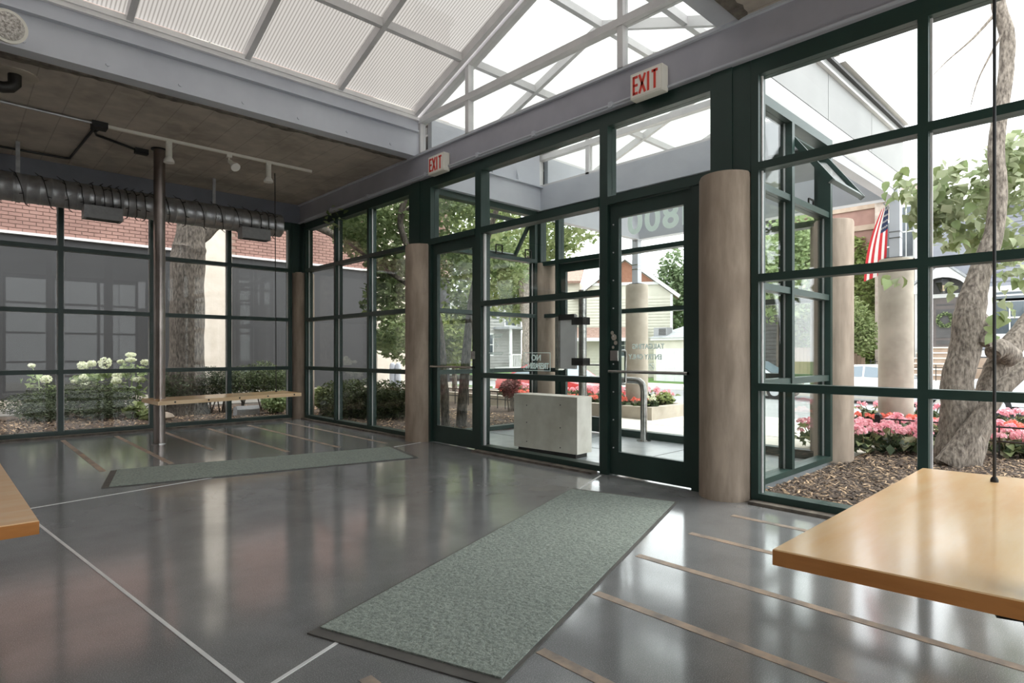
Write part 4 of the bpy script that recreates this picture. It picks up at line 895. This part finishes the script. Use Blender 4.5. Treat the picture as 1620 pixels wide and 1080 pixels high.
for side, (ya, yb, num) in enumerate(((-1.2, 2.75, 15), (5.75, 9.6, 13))):
    for i in range(num):
        y = ya + (yb - ya) * (i + .5) / num
        side_n = 'right-hand' if side == 0 else 'left-hand'
        for rowi, (x, hh, mm, nm) in enumerate(((8.78, .13, CB, '%s coral red impatiens from the walk in the front row of the %s planter'), (9.25, .24, PB, '%s pink begonia from the walk in the back row of the %s planter'))):
            if abs(y - (2.19 if side == 0 else 6.24)) < .5: x = 9.43 if rowi else 8.69
            flower(nm % (ORD[(num - 1 - i) if side == 0 else i], side_n), (x + r.uniform(-.06, .06), y + r.uniform(-.05, .05), .15), hh * r.uniform(.9, 1.15), .17 if rowi == 0 else .19, 7 if rowi == 0 else 8, 7, 200 + k, mm, (BL, BL2) if rowi else (BL,), GR + (' front row ' if rowi == 0 else ' back row ') + side_n, 'impatiens' if rowi == 0 else 'begonia'); k += 1
flower('white bedding flower at the walk corner of the left planter', (8.7, 5.72, .15), .2, .12, 5, 7, 400, WB, (BL2,), None, 'impatiens')
shrub('lime_plant', 'lime green trailing plant at the walk end of the left planter', 'plant', [((9.35, 5.85, .28), (.18, .15, .12))], 220, .08, 'leaf_lime', 2, 51)

# ------------------------------------------------------------------ houses across the street
def window_unit(par, m_tr, axis, plane, u0, u1, z0, z1, s, cross=True):
    """a framed window in a wall facing -X (axis x) or -Y (axis y)"""
    def bx(nm, m, ua, ub, za, zb, d0, d1, p):
        a, b = sorted((plane + s * d0, plane + s * d1)); return B(nm, m, p, a, b, ua, ub, za, zb) if axis == 'x' else B(nm, m, p, ua, ub, a, b, za, zb)
    f = bx('window', m_tr, u0 - .1, u1 + .1, z0 - .1, z1 + .12, 0, .05, par)
    bx('pane', 'window_dark', u0, u1, z0, z1, .05, .06, f); bx('sash_bar', m_tr, u0, u1, (z0 + z1) / 2 - .03, (z0 + z1) / 2 + .03, .055, .08, f)
    if cross: bx('sash_bar', m_tr, (u0 + u1) / 2 - .02, (u0 + u1) / 2 + .02, z0, z1, .055, .075, f)
def clapboards(par, m, axis, plane, u0, u1, z0, z1, s, step=.16):
    n = int((z1 - z0) / step); L = u1 - u0
    mb = MB().prism([(0, 0), (s * .045, 0), (s * .012, step * .98), (0, step * .98)], 'y' if axis == 'x' else 'x', 0, L) if axis == 'x' else MB().add([(0, 0, 0), (0, s * .045, 0), (0, s * .012, step * .98), (0, 0, step * .98), (L, 0, 0), (L, s * .045, 0), (L, s * .012, step * .98), (L, 0, step * .98)], [(3, 2, 1, 0), (4, 5, 6, 7), (0, 1, 5, 4), (1, 2, 6, 5), (2, 3, 7, 6), (3, 0, 4, 7)])
    me = mb.mesh('siding_board', m)
    for i in range(n): inst('siding_board', me, par, (plane, u0, z0 + i * step) if axis == 'x' else (u0, plane, z0 + i * step))
# grey clapboard house with the wreath door
h = thing('grey_house', 'grey clapboard house with white trim beyond the forked tree', 'house', (30, 2, -.6))
B('wall', 'siding_grey', h, 30, 38, -4, 6.5, .9, 6.9); B('foundation', 'stone_step', h, 29.95, 38, -4, 6.5, -.6, .9)
clapboards(h, 'siding_grey', 'x', 30, -4, 4.55, 1.25, 6.9, -1, .19); B('corner_board', 'trim_white', h, 29.92, 30, 6.35, 6.55, .9, 6.9); B('water_table', 'trim_white', h, 29.9, 30, -4, 4.6, .95, 1.2)
B('roof', 'roof_grey', h, 29.6, 38.4, -4.4, 6.65, 6.9, 7.1)
B('frieze', 'trim_white', h, 29.9, 30, -4, 4.5, 3.55, 3.72); B('sill_band', 'trim_white', h, 29.86, 30, -4, 4.3, 1.60, 1.74)
for u in (4.1, 2.75, 1.4, .05): B('pilaster', 'trim_white', h, 29.88, 30, u - .16, u + .16, 1.72, 3.58)
for u0, u1 in ((3.0, 3.85), (1.65, 2.5), (.3, 1.15)): window_unit(h, 'trim_white', 'x', 29.98, u0, u1, 1.85, 3.1, -1); window_unit(h, 'trim_white', 'x', 29.98, u0, u1, 3.22, 3.48, -1, False)
po = B('entry_wall', 'siding_dark', h, 29.9, 30, 4.62, 6.3, 1.34, 4.3)
arch = [(4.5, 3.55), (4.62, 3.55)] + [(5.46 + .84 * math.cos(a), 3.55 + .62 * math.sin(a)) for a in [math.pi - math.pi * i / 12 for i in range(13)]] + [(6.42, 3.55), (6.42, 3.9), (5.46, 4.75), (4.5, 3.9)]
MB().prism(arch, 'x', 29.2, 29.35).build('arched_gable', 'trim_white', h)
for s_ in (-1, 1): MB().bar((29.6, 5.46, 4.82), (29.6, 5.46 + s_ * 1.1, 3.85), 1.0, .07, (0, 0, 1)).build('porch_roof', 'roof_grey', h)
dw = B('door', 'door_dark', h, 29.86, 29.92, 5.05, 5.9, 1.34, 3.36)
for z0, z1 in ((1.45, 1.62), (1.72, 2.9), (3.05, 3.12)): B('door_panel', 'siding_dark', dw, 29.845, 29.862, 5.17, 5.78, z0, z1)
for y in (4.98, 5.97): B('door_casing', 'trim_white', h, 29.84, 29.92, y - .06, y + .06, 1.34, 3.5)
B('door_casing', 'trim_white', h, 29.84, 29.92, 4.92, 6.03, 3.38, 3.54)
st = thing('stone_steps', 'flight of beige stone steps up to the grey house door', 'steps', (27.5, 5.4, -.6))
for i in range(9):
    q = B('step', 'stone_step', st, 26.95 + i * .3, 29.9, 4.75, 6.3, -.6 + i * .2155, -.6 + (i + 1) * .2155 - .05)
    B('tread', 'walk', q, 26.88 + i * .3, 29.9 if i == 8 else 27.3 + i * .3, 4.72, 6.33, -.6 + (i + 1) * .2155 - .05, -.6 + (i + 1) * .2155)  # paler than the risers: light on the step tops painted in
wr = thing('wreath', 'green leafy wreath hanging on the dark house door', 'wreath', (29.8, 5.47, 2.45))
MB().tube([(29.8, 5.47 + .25 * math.cos(a), 2.45 + .25 * math.sin(a)) for a in [2 * math.pi * i / 20 for i in range(21)]], .05, 8).build('hoop', 'leaf_dark', wr)
stuff(leafcloud('sprigs', 'leaf_mid', wr, [((29.78, 5.47 + .25 * math.cos(a), 2.45 + .25 * math.sin(a)), (.06, .1, .1)) for a in [2 * math.pi * i / 12 for i in range(12)]], 420, .09, .5, seed=3, shell=.6))
la = thing('porch_lantern', 'large glass lantern hanging under the arch of the porch', 'lantern', (29.4, 5.46, 3.65))
MB().lathe([(.10, 3.55), (.26, 3.95)], (29.4, 5.46, 0), 6).build('glass', 'lens', la); MB().lathe([(.30, 3.95), (.28, 3.98), (.16, 4.12), (.03, 4.16)], (29.4, 5.46, 0), 6).build('cap', 'black', la)
for i in range(6): a = math.pi / 3 * i; MB().bar((29.4 + .10 * math.cos(a), 5.46 + .10 * math.sin(a), 3.55), (29.4 + .27 * math.cos(a), 5.46 + .27 * math.sin(a), 3.95), .02, .02, (0, 1, .3)).build('frame_bar', 'black', la)
MB().lathe([(.05, 3.62), (.05, 3.85)], (29.4, 5.46, 0), 10).build('candle', 'lamp_warm', la)
def grid_fence(lab, x, y0, y1, z0, z1, step, m='black'):
    o = thing('street_fence', lab, 'fence', (x, (y0 + y1) / 2, z0)); n = int((y1 - y0) / step)
    pm = MB().box(-.012, .012, -.012, .012, 0, z1 - z0).mesh('picket', m)
    for i in range(n + 1): inst('picket', pm, o, (x, y0 + i * step, z0))
    for z in (z0 + .12, (z0 + z1) / 2, z1 - .1): B('rail', m, o, x - .015, x + .015, y0, y1, z - .015, z + .015)
grid_fence('dark mesh fence before the stone steps of the grey house', 26.8, 1.0, 6.3, -.6, .65, .28)
grid_fence('tall black iron gate left of the stone steps', 26.8, 6.4, 7.4, -.6, .85, .16)
# beige stone building and the ivy-clad brick building
h = thing('stone_building', 'pale stone building behind the flag and the post', 'building', (31, 7.4, -.6))
B('wall', 'beige_brick', h, 31, 40, 6.7, 8.35, -.6, 8.6); window_unit(h, 'trim_white', 'x', 31, 6.85, 7.35, 5.4, 7.6, -1); window_unit(h, 'trim_white', 'x', 31, 7.75, 8.1, 4.8, 7.0, -1)
B('cornice', 'trim_white', h, 30.8, 31, 6.7, 8.35, 8.0, 8.3)
h = thing('ivy_building', 'brick building covered in bright green ivy behind the right canopy column', 'building', (32, 10, -.6))
B('wall', 'brick_obj', h, 32, 40, 8.4, 12.5, -.6, 9)
for z in (7.0, 8.0): B('stone_band', 'stone_step', h, 31.92, 32, 8.4, 12.5, z, z + .25)
stuff(leafcloud('ivy', 'leaf_lime', h, [((31.9, y, z), (.16, .9, .9)) for y in (8.9, 10, 11, 12) for z in (.5, 1.8, 3.1, 4.4, 5.5)] + [((31.9, 11.5, 6.6), (.12, .9, .7)), ((31.9, 9.6, 6.5), (.1, .7, .25))], 14000, .22, .8, seed=8, shell=.7))
tree('light green street tree in front of the ivy wall', [([(28, 8.6, -.6), (28, 8.6, 1.2)], [.08, .06])], [((28, 8.6, 2.3), (1.0, 1.0, 1.3)), ((28, 8.0, 1.8), (.7, .7, .8)), ((28, 9.4, 1.9), (.7, .7, .9))], 5000, .17, 'leaf_light', seed=31)
h = thing('timber_fence', 'tan timber fence and stair beneath the ivy wall', 'fence', (29, 9.2, -.6))
for i in range(22): B('board', 'tan_wood', h, 29.0, 29.05, 8.2 + i * .16, 8.2 + i * .16 + .15, -.6, 1.35 if i > 4 else .9 + .09 * i)
MB().bar((28.7, 8.3, .2), (28.7, 9.6, 1.9), .06, .16).build('stair_stringer', 'tan_wood', h)
h = thing('slate_house', 'grey sided house wall seen through the vestibule side window', 'house', (31, 15, -.6))
B('wall', 'siding_dark', h, 31.05, 38, 12.8, 15.0, -.6, 8); clapboards(h, 'siding_dark', 'x', 31.05, 12.8, 15.0, -.5, 6, -1, .2); B('roof', 'roof_grey', h, 30.7, 38.3, 12.7, 15.1, 8, 8.2)
# tan house with the brown roof and its garage
h = thing('tan_house', 'tan sided house with a brown gable seen through the doors', 'house', (33, 24, -.7))
MB().prism([(20.7, -.7), (26.9, -.7), (26.9, 5.0), (23.8, 7.35), (20.7, 5.0)], 'x', 33, 35.4).build('wall', 'siding_tan', h)
clapboards(h, 'siding_tan', 'x', 33, 20.75, 26.85, -.5, 5.0, -1, .2)
MB().prism([(21.9, 5.85), (25.7, 5.85), (23.8, 7.28)], 'x', 32.93, 33).build('gable_shakes', 'shake', h); B('gable_band', 'trim_white', h, 32.9, 33, 21.6, 26.0, 5.66, 5.85)
for s_ in (-1, 1):
    MB().bar((32.75, 23.8, 7.5), (32.75, 23.8 + s_ * 3.55, 4.82), .12, .22, (0, 0, 1)).build('rake_board', 'trim_white', h)
    MB().bar((34.15, 23.8, 7.58), (34.15, 23.8 + s_ * 3.6, 4.88), 2.9, .08, (0, 0, 1)).build('roof', 'roof_brown', h)
B('corner_board', 'trim_white', h, 32.9, 33, 20.68, 20.85, -.7, 5.0)
window_unit(h, 'trim_white', 'x', 33, 23.25, 23.65, 3.15, 3.75, -1, False); window_unit(h, 'trim_white', 'x', 33, 23.0, 24.6, .9, 2.3, -1)
B('left_wing', 'siding_tan', h, 33.6, 36, 26.9, 30.2, -.7, 6.0); clapboards(h, 'siding_tan', 'x', 33.6, 26.95, 30.2, -.5, 6.0, -1, .2); B('downspout', 'trim_white', h, 33.4, 33.5, 28.2, 28.35, -.7, 6)
window_unit(h, 'trim_white', 'x', 33.6, 28.9, 29.9, 4.2, 5.6, -1); window_unit(h, 'trim_white', 'x', 33.6, 27.1, 27.7, 1.0, 1.9, -1, False)
MB().prism([(33.1, 5.9), (36.2, 7.4), (36.2, 7.52), (33.0, 6.05)], 'y', 26.8, 30.4).build('wing_roof', 'roof_brown', h)
MB().prism([(31.9, 2.0), (33.0, 2.75), (33.0, 2.85), (31.8, 2.1)], 'y', 22.4, 28.5).build('porch_roof', 'roof_brown', h); B('porch_fascia', 'trim_white', h, 31.78, 31.9, 22.4, 28.5, 1.88, 2.1)
h.rotation_euler = (0, 0, .60)
h = thing('garage', 'low garage with a white panelled door and grey roof behind the right door', 'garage', (31, 16.5, -.7))
B('wall', 'siding_tan', h, 31, 36, 15.4, 20.2, -.7, 2.0); B('fascia', 'trim_white', h, 30.8, 31, 15.3, 20.3, 1.85, 2.05)
MB().add([(30.7, 15.2, 2.0), (30.7, 20.4, 2.0), (36.4, 20.4, 2.0), (36.4, 15.2, 2.0), (33.4, 16.5, 3.0), (33.4, 18.7, 3.0)], [(0, 1, 5, 4), (1, 2, 5), (2, 3, 4, 5), (3, 0, 4), (3, 2, 1, 0)]).build('roof', 'roof_grey', h)
g = B('door', 'trim_white', h, 30.95, 31, 15.7, 20.0, -.7, 1.35)
for i in range(5):
    for j in range(7): B('door_panel', 'trim_white', g, 30.93, 30.955, 15.8 + j * .59, 15.8 + j * .59 + .52, -.62 + i * .39, -.62 + i * .39 + .31)
B('roof_vent', 'trim_white', h, 31.9, 32.2, 16.9, 17.2, 2.4, 2.6)
h = thing('light_grey_house', 'light grey sided house with a porch seen through the vestibule side', 'house', (26, 30, -.05))
B('wall', 'siding_lgrey', h, 20, 29.3, 30, 38, -.05, 5); clapboards(h, 'siding_lgrey', 'y', 30, 20, 29.3, 0, 4.9, -1, .2)
MB().prism([(29.6, 4.9), (34, 7.4), (38.4, 4.9)], 'x', 19.6, 29.5).build('roof', 'roof_grey', h)
for x0, x1, z0, z1 in ((22, 23, 3.0, 4.4), (24.4, 25.8, .9, 2.2), (20.9, 21.9, .9, 2.3), (26.0, 26.6, 1.0, 2.3), (27.8, 28.8, 3.0, 4.4)): window_unit(h, 'trim_white', 'y', 30, x0, x1, z0, z1, -1)
for x in (27.0, 29.0): B('porch_post', 'trim_white', h, x, x + .14, 28.6, 28.74, -.05, 2.7)
B('porch_roof', 'roof_grey', h, 26.7, 29.3, 28.4, 30, 2.7, 2.85); B('porch_rail', 'trim_white', h, 27.0, 29.1, 28.62, 28.7, .95, 1.02); B('porch_deck', 'trim_white', h, 26.8, 29.2, 28.5, 30, -.05, .15)
pm = MB().box(-.02, .02, -.02, .02, 0, .85).mesh('baluster', 'trim_white')
for i in range(14): inst('baluster', pm, h, (27.1 + i * .145, 28.66, .12))
lp = B('porch_lamp', 'lamp_warm', h, 28.2, 28.35, 29.9, 29.98, 1.8, 2.05)
tree('tall blue-green conifer behind the garage', [([at(1065, 580, 48), at(1065, 430, 48)], [.3, .1])], [(at(1062, 480, 48), (2.2, 2.2, 3.2)), (at(1066, 440, 48), (1.4, 1.4, 2.6)), (at(1100, 490, 50), (2.6, 2.6, 3))], 6000, .4, 'leaf_far', seed=33)
tree('hazy broad tree behind the far right garage', [([at(1150, 580, 46), at(1150, 430, 46)], [.3, .1])], [(at(1160, 470, 46), (2.6, 2.6, 4)), (at(1240, 440, 46), (3, 3, 4.5))], 7000, .45, 'leaf_far', seed=34)
tree('dense street tree seen above the cars through the vestibule side', [([at(1235, 600, 27), at(1235, 500, 27)], [.2, .15])], [(at(1230, 430, 27), (2.2, 2.2, 2.4)), (at(1270, 400, 28), (1.8, 1.8, 2))], 7000, .26, 'leaf_mid', seed=35)
tree('hazy tree on the skyline left of the tan house', [([at(780, 590, 55), at(780, 450, 55)], [.3, .2])], [(at(700, 440, 55), (5, 5, 5)), (at(790, 430, 55), (6, 6, 5)), (at(620, 430, 50), (6, 6, 5))], 8000, .55, 'leaf_far', seed=36)

# ------------------------------------------------------------------ cars
def car(label, x, y, paint, z=-.74, rz=0, h=1.42):
    o = thing('car', label, 'car', (x, y, z), 'cars parked along the street')
    L, W = 4.5, 1.76; k = h / 1.42
    # side profile along y (front at -y), lofted across the width
    prof = [(-2.2, .28), (-2.25, .55), (-2.05, .78), (-1.2, .92), (1.55, .98), (2.15, .90), (2.25, .55), (2.2, .28)]
    def loft(pr, halfw, inset): 
        n = len(pr); vs = []
        for sx, sc in ((-1, 1 - inset), (-.93, 1), (.93, 1), (1, 1 - inset)):
            cz = .6
            vs += [(x + sx * halfw, y + p[0] * sc, z + (cz + (p[1] - cz) * sc) * k) for p in pr]
        fs = [tuple(range(n)), tuple(range(3 * n, 4 * n))[::-1]]
        for a in range(3): fs += [(a * n + i, (a + 1) * n + i, (a + 1) * n + (i + 1) % n, a * n + (i + 1) % n) for i in range(n)]
        return MB().add(vs, fs)
    loft(prof, W / 2, .05).build('body', paint, o, True)
    cab = [(-1.25, .90), (-.45, 1.36), (.0, 1.42), (.7, 1.40), (1.75, .95)]
    def cabin(e, zt): 
        vs = []
        for sx, wt in ((-1, .0), (1, .0)):
            vs += [(x + sx * (W / 2 - .05 - (.17 if p[1] > 1.1 else 0) + e), y + p[0], z + p[1] * k) for p in cab]
        n = 5
        return MB().add(vs, [tuple(range(n)), tuple(range(n, 2 * n))[::-1]] + [(i, n + i, n + (i + 1) % n, (i + 1) % n) for i in range(n)])
    cabin(0, 0).build('cabin', paint, o, True)
    for s_ in (-1, 1):
        for a in ([(-.98, .97), (-.42, 1.30), (.15, 1.36), (.15, .99)], [(.22, .99), (.22, 1.36), (.66, 1.34), (1.42, 1.0)]):
            vs = [(x + s_ * (W / 2 - .03 - (p[1] - .95) * .42), y + p[0], z + p[1] * k) for p in a]; MB().add(vs + [(v[0] - s_ * .04, v[1], v[2]) for v in vs], [(0, 1, 2, 3), (7, 6, 5, 4), (0, 4, 5, 1), (1, 5, 6, 2), (2, 6, 7, 3), (3, 7, 4, 0)]).build('side_window', 'car_glass', o)
    for ya, za, yb, zb in ((-1.2, .93, -.5, 1.34), (1.68, .99, .78, 1.39)):
        d = .012 if ya < 0 else -.012
        MB().add([(x - .68, ya - d * 2, z + (za + .012) * k), (x + .68, ya + y * 0 - d * 2, z + (za + .012) * k), (x + .58, yb - d * 2, z + (zb + .02) * k), (x - .58, yb - d * 2, z + (zb + .02) * k)] and [(sx, y + yy_ - d * 2, z + (zz_ + .016) * k) for sx, yy_, zz_ in ((x - .68, ya, za), (x + .68, ya, za), (x + .58, yb, zb), (x - .58, yb, zb))], [(0, 1, 2, 3)]).build('windscreen', 'car_glass', o)
    for yy_ in (-1.4, 1.35):
        for s_ in (-1, 1):
            wv = MB().tube([(x + s_ * (W / 2 - .2), y + yy_, z + .32), (x + s_ * (W / 2 + .01), y + yy_, z + .32)], .32, 20).build('wheel', 'tyre', o, True)
            MB().tube([(x + s_ * (W / 2 + .0), y + yy_, z + .32), (x + s_ * (W / 2 + .02), y + yy_, z + .32)], .19, 16).build('hub_cap', 'car_silver', wv)
    for s_ in (-1, 1): B('headlamp', 'lens', o, x + s_ * .62 - .16, x + s_ * .62 + .16, y - 2.26, y - 2.1, z + .60, z + .74); B('tail_lamp', 'car_red', o, x + s_ * .65 - .14, x + s_ * .65 + .14, y + 2.12, y + 2.25, z + .65, z + .85)
    return o
car('white sedan parked behind the right canopy column', 24.6, 6.6, 'car_white')
car('white car parked behind the forked tree at the right', 22.5, 1.4, 'car_white', h=1.6)
car('silver white car seen through the vestibule side window', 24.6, 11.3, 'car_silver', h=1.55)
car('red car parked at the near kerb behind the intercom', 15.0, 13.6, 'car_red', h=1.5)

# ------------------------------------------------------------------ small things outdoors
o = thing('garden_spotlight', 'dark squat garden light box on the mulch below the far bench', 'garden light', (*at(390, 658, 10.3)[:2], .015))
c = at(390, 650, 10.3)
MB().prism([(c.y - .10, .015), (c.y + .10, .015), (c.y + .08, .16), (c.y - .06, .19), (c.y - .10, .13)], 'x', c.x - .19, c.x + .19).build('housing', 'box_grey', o); MB().obox((c.x, c.y - .103, .08), (.15, 0, 0), (0, .004, 0), (0, 0, .035)).build('lens', 'lens', o)
c = at(260, 664, 9.6)
mb = MB().lathe([(.02, 0), (.11, .01), (.13, .05), (.10, .10), (.04, .13), (.01, .135)], (c.x, c.y, .01), 14); mb.v = [Vector(v) + Vector((v[0] - c.x, v[1] - c.y, 0)) * .3 * noise.noise(Vector(v) * 9) for v in mb.v]
tag(mb.build('garden_rock', 'column_conc', None, True), 'rounded grey rock on the mulch beside the bench pole', 'rock')
for x, lab in ((621, 'left of two short grey bollards past the hedge by the white wall'), (630, 'right of two short grey bollards past the hedge by the white wall')):
    c = at(x, 600, 14.2); o = thing('bollard', lab, 'bollard', (c.x, c.y, .0)); MB().lathe([(.07, 0), (.07, .80), (.05, .85), (.01, .87)], (c.x, c.y, .0), 16).build('post', 'steel_grey', o, True); MB().lathe([(.075, .68), (.075, .72)], (c.x, c.y, .0), 16).build('band', 'dark_metal', o)
o = thing('rooftop_unit', 'small dark grey cooling unit on the eave between tan house and garage', 'cooling unit', (31.3, 19.75, 2.08))
B('cabinet', 'box_grey', o, 31.0, 31.6, 19.3, 20.2, 2.10, 2.62)
for k in range(5): B('louvre', 'dark_metal', o, 30.98, 31.0, 19.36, 19.84, 2.18 + k * .08, 2.22 + k * .08)
